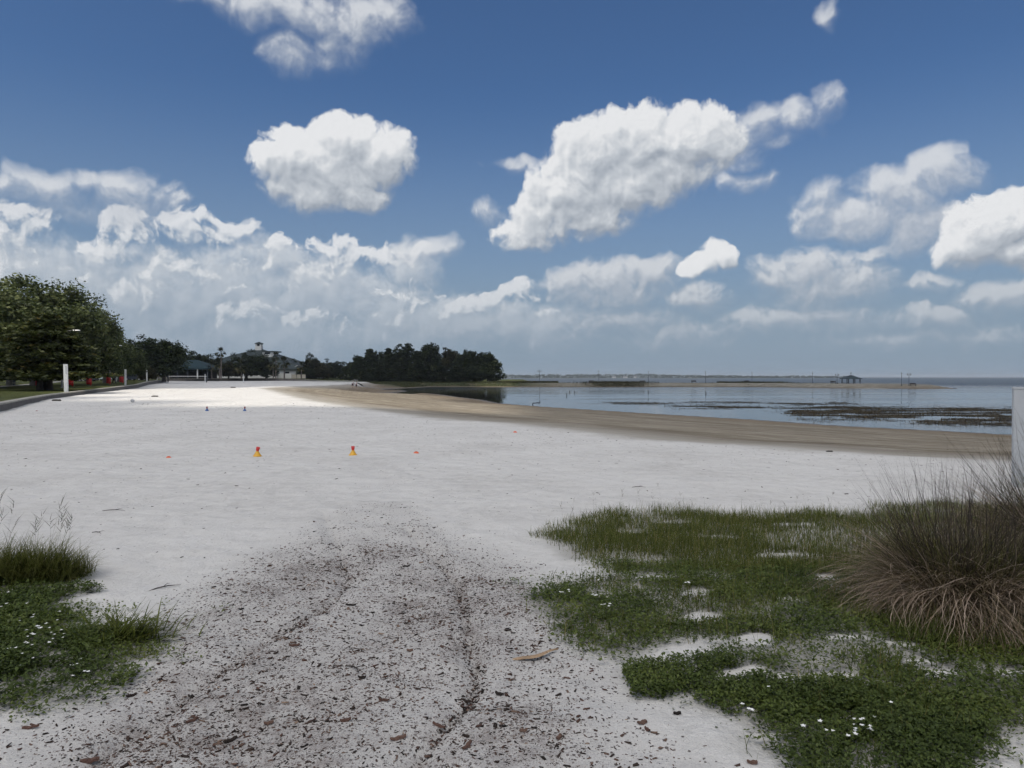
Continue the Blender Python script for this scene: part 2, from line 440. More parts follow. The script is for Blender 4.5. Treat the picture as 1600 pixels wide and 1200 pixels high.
def ground_base(x, y):
    """height of the dry white sand"""
    z = (fbm(x, y, 0.25, 3) - .5) * .10 * np.clip(np.hypot(x, y - 1) / 8, 0, 1)
    z = z + (fbm(x, y, 1.6, 11) - .5) * .055 + (fbm(x, y, 5.5, 23, 3) - .5) * .022 * (np.abs(y) < 30)
    for rut in (RL, RR):
        d = pdist(x, y, rut, False)
        wob = .6 + .8 * fbm(x, y, 2.2, 140)
        z = z - (.034 if rut is RR else .02) * wob * np.exp(-(d / .026) ** 2) - .014 * wob * np.exp(-(d / .10) ** 2) + .014 * wob * np.exp(-((d - .15) / .06) ** 2)
    # low hummocks under the planting on both sides
    z = z + .025 * np.exp(-(((x - 3.0) / 1.6) ** 2 + ((y - 5.2) / 1.8) ** 2)) + .02 * np.exp(-(((x + 3.6) / .9) ** 2 + ((y - 5.2) / 1.2) ** 2))
    return z
zw = ground_base(X, Y)
tan_in = np.clip(sT, 0, None); land = np.clip(sW, 0, None)
zt = ZW + (-ZW) * land / (land + tan_in + 1e-6)
zt += (fbm(X, Y, .35, 31) - .5) * .10 * np.clip(land / 8, 0, 1) * np.clip(tan_in / 4, 0, 1)
bank = sstep(222, 255, Y) * sstep(-85, -50, X)
zb = ZW + 1.35 * sstep(0, 11, land) + .12 * (fbm(X, Y, .2, 5) - .5) * sstep(0, 6, land)
zt = zt * (1 - bank) + zb * bank
zt = np.where(sW < 0, ZW - .45 * sstep(0, 14, -sW) - 1.5 * sstep(30, 300, -sW), zt)
Z = np.where(sT > 0, zt, zw)
def beach_z(x, y):
    return ground_base(np.atleast_1d(np.asarray(x, float)), np.atleast_1d(np.asarray(y, float)))

# --- planting masks, all in ground space (outlines traced on the ground)
def gp(pts): return [ground(*p) for p in pts]
BED = gp([(862, 842), (900, 822), (960, 806), (1045, 797), (1160, 803), (1330, 800), (1420, 786), (1700, 786), (1900, 1000), (1800, 1160), (1600, 1135),
          (1500, 1130), (1430, 1125), (1470, 1160), (1500, 1230), (1310, 1290), (1240, 1182), (1150, 1132), (1105, 1104), (1066, 1078), (1098, 1054), (1135, 1035), (1130, 1012), (1090, 998), (1035, 1012), (985, 1030), (935, 1010), (880, 975), (830, 955), (806, 930), (880, 914),
          (945, 905), (1003, 897), (965, 886), (905, 872)])
COVER = gp([(1068, 1078), (1100, 1056), (1140, 1042), (1210, 1048), (1290, 1075), (1400, 1080), (1500, 1082), (1600, 1110), (1500, 1140), (1430, 1132), (1470, 1160), (1500, 1230), (1330, 1300), (1235, 1190),
            (1150, 1130), (1105, 1102)])
TUFT2 = gp([(978, 1062), (1000, 1048), (1040, 1050), (1058, 1068), (1020, 1080), (990, 1076)])
LEFTC = gp([(-60, 935), (20, 918), (85, 925), (95, 965), (115, 1000), (150, 1012), (172, 1030), (165, 1065), (120, 1092), (40, 1102), (-80, 1110)])
LEFTV = gp([(115, 958), (210, 950), (330, 962), (340, 985), (290, 1010), (265, 1030), (215, 1045), (150, 1010)])
BARE = [(1085, 929, 26, 6), (1100, 966, 36, 10), (1182, 1004, 34, 12), (1222, 868, 60, 3), (1290, 902, 20, 6), (1262, 1062, 92, 9), (1345, 1072, 40, 4), (1175, 1052, 22, 6), (1200, 1150, 20, 4), (1330, 1120, 34, 6), (1440, 1035, 30, 4), (1325, 1000, 40, 5), (1415, 1008, 36, 5), (1020, 903, 40, 5),
        (1240, 940, 30, 4), (1560, 1000, 60, 9), (1150, 1060, 40, 10), (990, 830, 30, 3), (1120, 838, 35, 3), (1470, 1050, 40, 8), (1580, 1050, 30, 6), (1240, 818, 50, 2.5), (1050, 815, 30, 2.5)]
def pxof(x, y): return proj(x, y, np.zeros_like(x))
def veg_mask(x, y, poly, soft=.22, seed=50, ns=2.2, amp=.5):
    d = pdist(x, y, poly) + .11 + (fbm(x, y, ns, seed) - .5) * amp
    m = sstep(-soft * .3, soft, d)
    px, py = pxof(x, y)
    for (cx, cy, rx, ry) in BARE:
        q = np.hypot((px - cx) / rx, (py - cy) / ry) + (fbm(x, y, 5, seed + 9) - .5) * .9
        m = m * sstep(.75, 1.1, q)
    return m
def litter_density(x, y):
    px, py = pxof(x, y)
    yc = np.array([780, 830, 880, 940, 1000, 1100, 1200, 1300]); cx = np.array([590, 590, 595, 575, 560, 520, 540, 560])
    hw = np.array([40, 120, 220, 300, 360, 440, 520, 580]); am = np.array([.05, .35, .85, 1, 1, 1, 1, 1])
    q = np.abs(px - np.interp(py, yc, cx)) / np.interp(py, yc, hw)
    m = (1 - sstep(.55, 1.25, q)) * np.interp(py, yc, am)
    m = m * (.72 + .6 * sstep(.35, .7, fbm(x, y, 1.8, 77)))
    for rut in (RL, RR):
        m = m + .5 * np.exp(-(pdist(x, y, rut, False) / .035) ** 2) * sstep(830, 900, py)
    return m
lit = litter_density(X, Y) * (Y > 1) * (Y < 14)
soil = np.maximum.reduce([veg_mask(X, Y, BED), veg_mask(X, Y, COVER), veg_mask(X, Y, LEFTC)]) * (Y > 1) * (Y < 12)
nx, ny = len(gx), len(gy)
ii = np.arange(nx * ny).reshape(ny, nx)
Fq = np.stack([ii[:-1, :-1], ii[:-1, 1:], ii[1:, 1:], ii[1:, :-1]], -1).reshape(-1, 4)
bankv = bank * sstep(.5, 5, land)
#, planted by the grove
inpatch = sstep(-80, -70, X) * (1 - sstep(150, 158, X)) * sstep(204, 214, Y) * (1 - sstep(306, 314, Y))
Zd = Z - 1.2 * inpatch
gme = np_mesh('sand', np.stack([X, Y, Zd], 1), Fq, {'tan': np.clip(sT, -60, 60), 'wet': np.clip(sW, -60, 60), 'veg': bankv * (1 - sstep(-2, 30, X)),
      'spit': bankv * sstep(-2, 30, X), 'litter': np.clip(lit, 0, 1.5), 'soil': soil}, True)

mS, t, out = material('beach sand')
pos_ = t.n('ShaderNodeNewGeometry').outputs['Position']
n1 = t.noise(pos_, .5, 5, .6); n2 = t.noise(pos_, 7, 6, .7); n3 = t.noise(pos_, 90, 3, .6)
white = t.ramp(t.m('MULTIPLY_ADD', n2, .5, t.m('MULTIPLY', n1, .5)), [(.3, (.44, .425, .405)), (.5, (.57, .556, .535)), (.72, (.64, .628, .606))])
white = t.mix(t.smooth(n3, .5, .75, 0, .35), white, (.36, .34, .33))
# fine dark crumbs scattered over the dry sand
vo = t.n('ShaderNodeTexVoronoi', {'Vector': t.vm('MULTIPLY', pos_, (1, .8, .3)), 'Scale': 42.0, 'Randomness': 1.0}, voronoi_dimensions='2D')
crm = t.m('LESS_THAN', vo.outputs['Distance'], t.m('MULTIPLY', t.n('ShaderNodeSeparateXYZ', {0: vo.outputs['Color']}).outputs[0], .36))
lt = t.m('ADD', t.m('MULTIPLY', t.attr('litter'), .62), t.smooth(t.noise(pos_, .9, 5, .65), .52, .8, 0, .22))
crm = t.m('MULTIPLY', crm, t.m('LESS_THAN', t.n('ShaderNodeSeparateXYZ', {0: vo.outputs['Color']}).outputs[1], lt))
white = t.mix(t.m('MULTIPLY', crm, .85), white, (.045, .032, .028))
white = t.mix(t.m('MULTIPLY', t.attr('litter'), t.smooth(n2, .36, .66, .25, .72), None, True), white, (.262, .238, .224))
fing = t.noise(pos_, 150, 2, .6)
white = t.mix(t.m('MULTIPLY', t.m('MINIMUM', t.attr('litter'), 1.0), t.smooth(fing, .55, .66, 0, .75)), white, (.07, .055, .05))
vo2 = t.n('ShaderNodeTexVoronoi', {'Vector': t.vm('MULTIPLY', pos_, (1, .55, .3)), 'Scale': 3.1}, voronoi_dimensions='2D')
s2 = t.n('ShaderNodeSeparateXYZ', {0: vo2.outputs['Color']})
sp2 = t.m('LESS_THAN', vo2.outputs['Distance'], t.m('MULTIPLY', s2.outputs[0], .11))
sp2 = t.m('MULTIPLY', sp2, t.smooth(t.n('ShaderNodeSeparateXYZ', {0: pos_}).outputs[1], 9, 16))
sp2 = t.m('MULTIPLY', sp2, t.m('LESS_THAN', s2.outputs[1], t.smooth(t.noise(pos_, .22, 4, .6), .4, .7, .1, .75)))
white = t.mix(t.m('MULTIPLY', sp2, .6), white, (.15, .13, .12))
# tan damp shore, streaked along the shoreline
tn = t.attr('tan'); wet = t.attr('wet')
st = t.noise(t.n('ShaderNodeCombineXYZ', {0: t.m('MULTIPLY', tn, .9), 1: t.m('MULTIPLY', wet, .5), 2: t.noise(pos_, .05, 4, .6)}).outputs[0], .9, 6, .65)
st2 = t.noise(t.vm('MULTIPLY', pos_, (.12, .5, 1)), 1.4, 6, .65)
tanc = t.ramp(t.m('MULTIPLY_ADD', st, .6, t.m('MULTIPLY', st2, .4)), [(.34, (.105, .084, .060)), (.45, (.165, .138, .101)), (.55, (.225, .194, .147)), (.68, (.34, .305, .25))])
tanc = t.mix(t.smooth(wet, 12, 1.0, 0, .6), tanc, (.16, .11, .06))
mott = t.noise(t.vm('MULTIPLY', pos_, (.5, 1.2, 1)), 1.1, 7, .75)
tanc = t.mix(t.smooth(mott, .5, .68, 0, .55), tanc, (.10, .08, .058))
tanc = t.mix(t.smooth(mott, .46, .32, 0, .45), tanc, (.44, .41, .36))
tanc = t.mix(t.smooth(wet, 1.2, .0, 0, .85), tanc, (.06, .045, .03))
tanc = t.mix(t.smooth(t.noise(pos_, 6, 5, .7), .55, .8, 0, .5), tanc, (.10, .08, .06))
edge = t.m('ADD', tn, t.m('MULTIPLY', t.m('SUBTRACT', t.noise(pos_, .45, 5, .6), .5), 2.2))
palet = t.mix(t.smooth(edge, .2, 5, .25, 1), (.34, .32, .285), tanc)
col = t.mix(t.smooth(edge, -.9, 1.1), white, palet)
vg = t.m('MULTIPLY', t.attr('veg'), t.smooth(t.noise(pos_, .3, 5, .6), .25, .5))
col = t.mix(vg, col, t.mix(n2, (.030, .040, .015), (.065, .075, .028)))
spc = t.mix(t.smooth(t.noise(t.vm('MULTIPLY', pos_, (.15, .6, 2)), 1.2, 5, .6), .35, .65), (.17, .155, .12), (.29, .275, .235))
spc = t.mix(t.smooth(t.m('MULTIPLY_ADD', t.noise(pos_, .25, 5, .6), 5, wet), 5.2, 3.6), spc, (.045, .05, .022))
col = t.mix(t.attr('spit'), col, spc)
col = t.mix(t.m('MULTIPLY', t.attr('soil'), .42), col, t.mix(n2, (.055, .055, .032), (.12, .105, .075)))
b = t.n('ShaderNodeBsdfPrincipled', {'Base Color': col, 'Roughness': t.smooth(wet, 3, .2, .95, .45), 'Specular IOR Level': .2})
vf = t.n('ShaderNodeTexVoronoi', {'Vector': pos_, 'Scale': 2.6, 'Smoothness': .7}, voronoi_dimensions='2D', feature='SMOOTH_F1')
hh = t.m('ADD', t.m('MULTIPLY', vf.outputs['Distance'], .085), t.m('MULTIPLY', n2, .045))
hh = t.m('ADD', hh, t.m('MULTIPLY', t.noise(pos_, 28, 5, .7), .014))
bn = t.n('ShaderNodeBump', {'Height': hh, 'Strength': .75, 'Distance': 1.0})
t.put(b.inputs['Normal'], bn.outputs[0]); t.put(out.inputs[0], b.outputs[0])
tag(link('ground', gme, mS), kind='structure')
def bank_field(x, y):
    sT_ = pdist(x, y, TAN); sW_ = -pdist(x, y, WAT); ld = np.clip(sW_, 0, None); ti = np.clip(sT_, 0, None)
    z1 = ZW + (-ZW) * ld / (ld + ti + 1e-6)
    bk = sstep(222, 255, y) * sstep(-85, -50, x)
    prof = sstep(0, 8, ld) * (1 + .12 * (fbm(x, y, .2, 5) - .5))
    z2 = ZW + 1.4 * prof
    z_ = z1 * (1 - bk) + z2 * bk
    z_ = np.where(sW_ < 0, ZW - .45 * sstep(0, 14, -sW_), z_)
    return np.where(sT_ > 0, z_, ground_base(x, y)), sT_, sW_, bk * sstep(.3, 4, ld)
pa_, pb_ = np.meshgrid(np.arange(-78, 157, 1.0), np.concatenate([np.arange(206, 312, .8)]))
fx_, fy_ = pa_.ravel(), pb_.ravel(); PZ, pT, pW, pB = bank_field(fx_, fy_)
PZg = PZ.reshape(pa_.shape)
k_ = np.arange(pa_.size).reshape(pa_.shape)
tag(link('lake_bank', np_mesh('lake_bank', np.stack([fx_, fy_, PZ + .004], 1), np.stack([k_[:-1, :-1], k_[:-1, 1:], k_[1:, 1:], k_[1:, :-1]], -1).reshape(-1, 4),
    {'tan': np.clip(pT, -60, 60), 'wet': np.clip(pW, -60, 60), 'veg': pB * (1 - sstep(-2, 30, fx_)), 'spit': pB * sstep(-2, 30, fx_), 'litter': fx_ * 0, 'soil': fx_ * 0}, True), mS), kind='structure')

# ------------------------------------------------------------------ water
mW, t, out = material('lake water')
pos_ = t.n('ShaderNodeNewGeometry').outputs['Position']
sp = t.n('ShaderNodeSeparateXYZ', {0: pos_})
ruff = t.smooth(t.noise(t.vm('MULTIPLY', pos_, (.012, .05, 1)), 1.0, 5, .6), .42, .62)
far = t.smooth(sp.outputs[1], 120, 420)
lake = t.m('MAXIMUM', far, t.m('MULTIPLY', ruff, t.smooth(sp.outputs[0], -20, 60)))
hgt_ = t.noise(t.vm('MULTIPLY', pos_, (1.0, 1.6, 1)), 1.6, 4, .6)
bn = t.n('ShaderNodeBump', {'Height': hgt_, 'Strength': t.m('MULTIPLY_ADD', lake, .45, .004), 'Distance': t.m('MULTIPLY_ADD', far, .30, .10)})
b = t.n('ShaderNodeBsdfPrincipled', {'Base Color': t.mix(lake, (.030, .028, .022), (.035, .048, .060)), 'Roughness': t.m('MULTIPLY_ADD', far, .28, t.m('MULTIPLY_ADD', lake, .08, .02)), 'IOR': 1.333, 'Normal': bn.outputs[0]})
t.put(out.inputs[0], b.outputs[0])
wx = np.array([-7000, -300, -80, 0, 100, 300, 1000, 7000.]); wy = np.array([-1200, 0, 40, 100, 200, 400, 1000, 3000, 9500.])
a, c = np.meshgrid(wx, wy); k = np.arange(a.size).reshape(a.shape)
tag(link('water', np_mesh('water', np.stack([a.ravel(), c.ravel(), np.full(a.size, ZW)], 1),
    np.stack([k[:-1, :-1], k[:-1, 1:], k[1:, 1:], k[1:, :-1]], -1).reshape(-1, 4)), mW), kind='structure')

# ------------------------------------------------------------------ lawn, path, sea walls
def grid_mesh(name, gx2, gy2, gz2):
    k = np.arange(gx2.size).reshape(gx2.shape)
    return np_mesh(name, np.stack([gx2.ravel(), gy2.ravel(), gz2.ravel()], 1), np.stack([k[:-1, :-1], k[:-1, 1:], k[1:, 1:], k[1:, :-1]], -1).reshape(-1, 4), smooth=True)
mL, t, out = material('lawn grass')
pos_ = t.n('ShaderNodeNewGeometry').outputs['Position']
g1 = t.noise(pos_, .12, 5, .6); g2 = t.noise(pos_, 2.5, 5, .7); g3 = t.noise(pos_, 25, 3, .7)
col = t.ramp(t.m('MULTIPLY_ADD', g1, .55, t.m('MULTIPLY', g2, .45)), [(.3, (.040, .050, .016)), (.5, (.075, .085, .026)), (.7, (.12, .115, .042))])
col = t.mix(t.smooth(g3, .4, .7, 0, .5), col, (.03, .035, .012))
b = t.n('ShaderNodeBsdfPrincipled', {'Base Color': col, 'Roughness': .9, 'Specular IOR Level': .1})
bn = t.n('ShaderNodeBump', {'Height': g3, 'Strength': .6, 'Distance': .05}); t.put(b.inputs['Normal'], bn.outputs[0]); t.put(out.inputs[0], b.outputs[0])
ys = np.concatenate([np.linspace(-40, 120, 60), np.linspace(124, 300, 40)])
ts = np.array([.3, 1, 2, 4, 7, 11, 16, 24, 36, 60, 120, 300, 900])
yy, tt = np.meshgrid(ys, ts, indexing='ij')
lx = np.interp(yy, WY, WX) - tt
tag(link('lawn', grid_mesh('lawn', lx, yy, np.interp(yy, WY, WZ) - .02 + (fbm(lx, yy, .08, 9) - .5) * .25 * sstep(2, 14, tt) + .004 * tt.clip(0, 60)), mL), kind='structure')
ys = np.array([300.3, 302, 306, 312, 320, 335, 355, 380, 420, 500, 700]); xs = np.concatenate([[-1000, -600, -400, -300, -240], np.arange(-220, 11, 10.)])
yy, xx = np.meshgrid(ys, xs, indexing='ij')
tag(link('lawn', grid_mesh('lawn', xx, yy, lawn_z(xx, yy) - .02 + .0 * xx), mL), kind='structure')
mP = paint('path concrete', (.26, .245, .22), .9, .15, .6)
ys = np.linspace(20, 290, 60)
off = np.stack([np.interp(ys, WY, WX) - 13 - .06 * ys * 0 + 2.2 * np.sin(ys / 30), np.interp(ys, WY, WX) - 15.2 + 2.2 * np.sin(ys / 30)], 1)
yy = np.stack([ys, ys], 1)
tag(link('path', grid_mesh('path', off, yy, np.interp(yy, WY, WZ) - .02 + (fbm(off, yy, .08, 9) - .5) * .25 * .96 + .004 * (np.interp(yy, WY, WX) - off) + .03), mP), kind='structure')

mWall, t, out = material('weathered concrete')
tc = t.n('ShaderNodeNewGeometry').outputs['Position']
cn = t.noise(tc, 1.2, 6, .7); cn2 = t.noise(t.vm('MULTIPLY', tc, (1, 1, .25)), 3.5, 5, .7)
col = t.ramp(t.m('MULTIPLY_ADD', cn, .5, t.m('MULTIPLY', cn2, .5)), [(.3, (.055, .052, .05)), (.55, (.12, .112, .105)), (.75, (.20, .19, .18))])
b = t.n('ShaderNodeBsdfPrincipled', {'Base Color': col, 'Roughness': .92}); bn = t.n('ShaderNodeBump', {'Height': cn2, 'Strength': .6, 'Distance': .03})
t.put(b.inputs['Normal'], bn.outputs[0]); t.put(out.inputs[0], b.outputs[0])
mCope = paint('pale coping', (.30, .285, .25), .9, .2, 1.2, dirt=(.12, .11, .09))
def wall(label, pts, wdt=.35):
    root = empty('seawall', (pts[0][0], pts[0][1], 0), label, 'wall')
    o = Vector((pts[0][0], pts[0][1], 0))
    face = MB(); cop = MB()
    def strip(mb, off0, off1, zlo, zhi):
        P = []
        for i, (x, y, zt_) in enumerate(pts):
            a = Vector((pts[max(i - 1, 0)][0], pts[max(i - 1, 0)][1], 0)); c = Vector((pts[min(i + 1, len(pts) - 1)][0], pts[min(i + 1, len(pts) - 1)][1], 0))
            d = (c - a).normalized(); nrm = Vector((d.y, -d.x, 0))
            for of, z in ((off0, zlo), (off1, zlo), (off1, None), (off0, None)):
                P.append(Vector((x, y, (zt_ + zhi) if z is None else (z if z < 0 else zt_ + z - 1))) + nrm * of - o)
        fs = []
        for i in range(len(pts) - 1):
            for q in range(4):
                r = (q + 1) % 4; fs.append((i * 4 + q, i * 4 + r, i * 4 + 4 + r, i * 4 + 4 + q))
        fs += [(0, 1, 2, 3), tuple(len(P) - 4 + q for q in (3, 2, 1, 0))]
        mb.add(P, fs)
    strip(face, -wdt, .0, -.8, -.05)
    strip(cop, -wdt - .04, .05, .95, .03)
    face.build('wall_face', mWall, root); cop.build('coping', mCope, root)
    return root
wall('long low grey seawall with pale coping between lawn and white sand', WALL)
wall('distant grey seawall along the far end of the white beach', [(-142.4, 300, 1.1), (-120, 300, 1.05), (-95, 300, .95), (-82, 299.5, .5), (-70, 299, -.1), (-60, 299, -.6)])
# ------------------------------------------------------------------ surface lookup
def terrain_z(x, y):
    x = np.atleast_1d(np.asarray(x, float)); y = np.atleast_1d(np.asarray(y, float))
    i = np.clip(np.searchsorted(gx, x) - 1, 0, nx - 2); j = np.clip(np.searchsorted(gy, y) - 1, 0, ny - 2)
    fx = np.clip((x - gx[i]) / (gx[i + 1] - gx[i]), 0, 1); fy = np.clip((y - gy[j]) / (gy[j + 1] - gy[j]), 0, 1)
    G = Z.reshape(ny, nx)
    out_ = (G[j, i] * (1 - fx) + G[j, i + 1] * fx) * (1 - fy) + (G[j + 1, i] * (1 - fx) + G[j + 1, i + 1] * fx) * fy
    return _tz_patch(x, y, out_)
def _tz_patch(x, y, z):
    k = (x > -69) & (x < 149) & (y > 215) & (y < 305)
    if k.any():
        i = np.clip(((x[k] + 78) / 1.0).astype(int), 0, pa_.shape[1] - 2); j = np.clip(((y[k] - 206) / .8).astype(int), 0, pa_.shape[0] - 2)
        fx = np.clip((x[k] + 78) - i, 0, 1); fy = np.clip((y[k] - 206) / .8 - j, 0, 1)
        z = z.copy(); z[k] = (PZg[j, i] * (1 - fx) + PZg[j, i + 1] * fx) * (1 - fy) + (PZg[j + 1, i] * (1 - fx) + PZg[j + 1, i + 1] * fx) * fy
    return z
def tz(x, y): return float(terrain_z(x, y)[0])
def lawn_surf(x, y):
    if y > 300: return float(lawn_z(np.array(x), np.array(y))) - .02
    t_ = np.interp(y, WY, WX) - x
    return float(np.interp(y, WY, WZ) - .02 + (fbm(np.array([x]), np.array([y]), .08, 9)[0] - .5) * .25 * sstep(2, 14, t_) + .004 * min(max(t_, 0), 60))
def on_lawn(px, Y, dz=-.03):
    x = (px - 800) / F * Y
    return Vector((x, Y, lawn_surf(x, Y) + dz))
def on_sand(px, Y, dz=0.0):
    x = (px - 800) / F * Y
    return Vector((x, Y, tz(x, Y) + dz))
def on_px(px, py, dz=0.0):
    """point of the terrain seen at a pixel"""
    d = ray(px, py); t = 2.0
    for k in range(4000):
        x, y, z = d[0] * t, d[1] * t, EYE + d[2] * t
        if z <= tz(x, y): break
        t *= 1.004
    return Vector((x, y, tz(x, y) + dz))

# ------------------------------------------------------------------ clouds overhead that shade the beach
mCl, t, out = material('cloud vapour')
tr = t.n('ShaderNodeBsdfTranslucent', {'Color': (.93, .94, .96, 1)}); tp = t.n('ShaderNodeBsdfTransparent')
t.put(out.inputs[0], t.n('ShaderNodeMixShader', {0: .485, 1: tr.outputs[0], 2: tp.outputs[0]}).outputs[0])
def cloud(pts, alt, seed):
    """a thin lens of cloud whose shadow on the ground has the outline pts"""
    off = np.array([sdir.x, sdir.y]) / sdir.z * alt
    Pn = np.array(pts, float) + off
    x0, y0 = Pn.min(0) - 20; x1, y1 = Pn.max(0) + 20
    st = 7.0 if (x1 - x0) < 900 else 10.0
    xs = np.arange(x0, x1, st); ys = np.arange(y0, y1, st)
    a, b_ = np.meshgrid(xs, ys); fx, fy = a.ravel(), b_.ravel()
    d = pdist(fx, fy, Pn) + (fbm(fx, fy, .02, seed) - .5) * 10
    keep = d > 0
    k = np.arange(a.size).reshape(a.shape)
    q = np.stack([k[:-1, :-1], k[:-1, 1:], k[1:, 1:], k[1:, :-1]], -1).reshape(-1, 4)
    q = q[keep[q].all(1)]
    used = np.unique(q); remap = -np.ones(a.size, int); remap[used] = np.arange(len(used)); q = remap[q]
    n = len(used); th = 3 + 26 * (1 - np.exp(-np.clip(d[used], 0, None) / 80)) * (.6 + .8 * fbm(fx[used], fy[used], .03, seed + 3))
    # boundary vertices are shared by both faces of the lens
    e = np.concatenate([q[:, [0, 1]], q[:, [1, 2]], q[:, [2, 3]], q[:, [3, 0]]]); es = np.sort(e, 1)
    u, inv, cnt = np.unique(es, axis=0, return_inverse=True, return_counts=True)
    bd = np.zeros(n, bool); bd[u[cnt == 1].ravel()] = True
    lo = np.where(bd, 0, -th * .35); hi = np.where(bd, 0, th * .65)
    V_ = np.concatenate([np.stack([fx[used], fy[used], alt + lo], 1), np.stack([fx[used], fy[used], alt + hi], 1)])
    q2 = np.where(bd[q], q, q + n)
    o = link('cloud', np_mesh('cloud', V_, np.concatenate([q[:, ::-1], q2]), smooth=True), mCl)
    return tag(o, kind='structure')
cloud([(-520, -420), (760, -420), (760, 420), (60, 420), (0, 300), (-25, 160), (-18, 105), (-7, 80), (-6, 60), (-9, 47.5), (-14, 51), (-20, 58.5), (-27, 61), (-33, 64), (-41, 73), (-50, 77), (-62, 74), (-80, 64), (-130, 66), (-520, 60)], 430, 3)

cloud([(-420, 100), (-120, 100), (-70, 95), (-40, 101), (-28, 125), (-5, 290), (40, 440), (-420, 460)], 445, 8)
# ------------------------------------------------------------------ scatter helpers
def ribbons(base, az, lean, curve, length, width, K=4, tip=1.6, rnd=None, side=None, twist=None):
    n = len(base); s_ = np.linspace(0, 1, K + 1)
    th = lean[:, None] + curve[:, None] * s_[None, :]
    dl = (length / K)[:, None]
    hor = np.concatenate([np.zeros((n, 1)), np.cumsum(np.sin((th[:, 1:] + th[:, :-1]) / 2) * dl, 1)], 1)
    ver = np.concatenate([np.zeros((n, 1)), np.cumsum(np.cos((th[:, 1:] + th[:, :-1]) / 2) * dl, 1)], 1)
    if twist is None:
        ca, sa = np.cos(az)[:, None], np.sin(az)[:, None]
        C = np.stack([base[:, None, 0] + hor * ca, base[:, None, 1] + hor * sa, base[:, None, 2] + ver], -1)
    else:
        aa = az[:, None] + twist[:, None] * s_[None, 1:] + np.cumsum(rng.normal(0, .16, (n, K)), 1)
        dh = np.diff(hor, axis=1)
        cx_ = np.concatenate([np.zeros((n, 1)), np.cumsum(dh * np.cos(aa), 1)], 1); cy_ = np.concatenate([np.zeros((n, 1)), np.cumsum(dh * np.sin(aa), 1)], 1)
        C = np.stack([base[:, None, 0] + cx_, base[:, None, 1] + cy_, np.maximum(base[:, None, 2] + ver, .015 * rng.random(n)[:, None])], -1)
    sd = az + np.pi / 2 if side is None else side
    W = (width[:, None] * (1 - .93 * s_[None, :] ** tip)) / 2
    S_ = np.stack([np.cos(sd), np.sin(sd), np.zeros(n)], -1)[:, None, :] * W[..., None]
    Vv = np.stack([C - S_, C + S_], 2)                      # n,K+1,2,3
    i = np.arange(n)[:, None] * (2 * (K + 1)) + np.arange(K)[None, :] * 2
    Fq_ = np.stack([i, i + 1, i + 3, i + 2], -1).reshape(-1, 4)
    r_ = rng.random(n) if rnd is None else rnd
    return Vv.reshape(-1, 3), Fq_, np.repeat(r_, 2 * (K + 1))
def kites(p, az, tilt, ln, wd, rnd, fold=.25):
    n = len(p)
    d = np.stack([np.cos(az) * np.cos(tilt), np.sin(az) * np.cos(tilt), np.sin(tilt)], 1)
    s_ = np.stack([-np.sin(az), np.cos(az), np.zeros(n)], 1)
    up = np.cross(d, s_) * -1
    up[:, 2] = np.abs(up[:, 2])
    mid = p + d * (ln * .45)[:, None] + up * (wd * fold)[:, None]
    Vv = np.stack([p, mid - s_ * (wd / 2)[:, None], p + d * ln[:, None], mid + s_ * (wd / 2)[:, None]], 1)
    return Vv.reshape(-1, 3), np.arange(n * 4).reshape(-1, 4), np.repeat(rnd, 4)
def merge(parts):
    V_, F_, R_ = [], [], []; o = 0
    for v, f, r in parts:
        V_.append(v); F_.append(f + o); R_.append(r); o += len(v)
    return np.concatenate(V_), np.concatenate(F_), np.concatenate(R_)
def scatter(n, box, fn):
    x = rng.uniform(box[0], box[1], n); y = rng.uniform(box[2], box[3], n)
    k = rng.random(n) < fn(x, y)
    return x[k], y[k]
U_ = rng.uniform
def mesh_of(name, parts): v, f, r = merge(parts); return np_mesh(name, v, f, {'rnd': r})

# ------------------------------------------------------------------ bark mulch and beach litter
mBark, t, out = material('bark chips')
c_ = t.ramp(t.attr('rnd'), [(0, (.020, .017, .015)), (.45, (.050, .036, .030)), (.75, (.10, .058, .046)), (.93, (.16, .11, .085)), (1, (.30, .22, .16))])
b = t.n('ShaderNodeBsdfPrincipled', {'Base Color': c_, 'Roughness': .9, 'Specular IOR Level': .1}); t.put(out.inputs[0], b.outputs[0])
CUBE = np.array([(-1, -1, -1), (1, -1, -1), (1, 1, -1), (-1, 1, -1), (-1, -1, 1), (1, -1, 1), (1, 1, 1), (-1, 1, 1)], float)
CF = np.array([(3, 2, 1, 0), (4, 5, 6, 7), (0, 1, 5, 4), (1, 2, 6, 5), (2, 3, 7, 6), (3, 0, 4, 7)])
def chips(x, y, ln, wd, ht, rnd):
    n = len(x)
    P_ = CUBE[None] * (.5 * np.stack([ln, wd, ht], 1))[:, None, :] * U_(.45, 1.15, (n, 8, 3))
    bend = U_(-.5, .5, n)[:, None] * (P_[..., 0] ** 2) / ln[:, None] * 1.6
    P_[..., 1] += bend; P_[..., 2] += np.abs(bend) * U_(0, .6, n)[:, None]
    a = U_(0, 2 * np.pi, n); tl = rng.normal(0, .16, n)
    zx = P_[..., 2] * np.cos(tl)[:, None] + P_[..., 0] * np.sin(tl)[:, None]; xx = P_[..., 0] * np.cos(tl)[:, None] - P_[..., 2] * np.sin(tl)[:, None]
    X_ = xx * np.cos(a)[:, None] - P_[..., 1] * np.sin(a)[:, None] + x[:, None]
    Y_ = xx * np.sin(a)[:, None] + P_[..., 1] * np.cos(a)[:, None] + y[:, None]
    Z_ = zx + (terrain_z(x, y) + ht * .25)[:, None]
    return np.stack([X_, Y_, Z_], -1).reshape(-1, 3), (np.arange(n)[:, None, None] * 8 + CF[None]).reshape(-1, 4), np.repeat(rnd, 8)
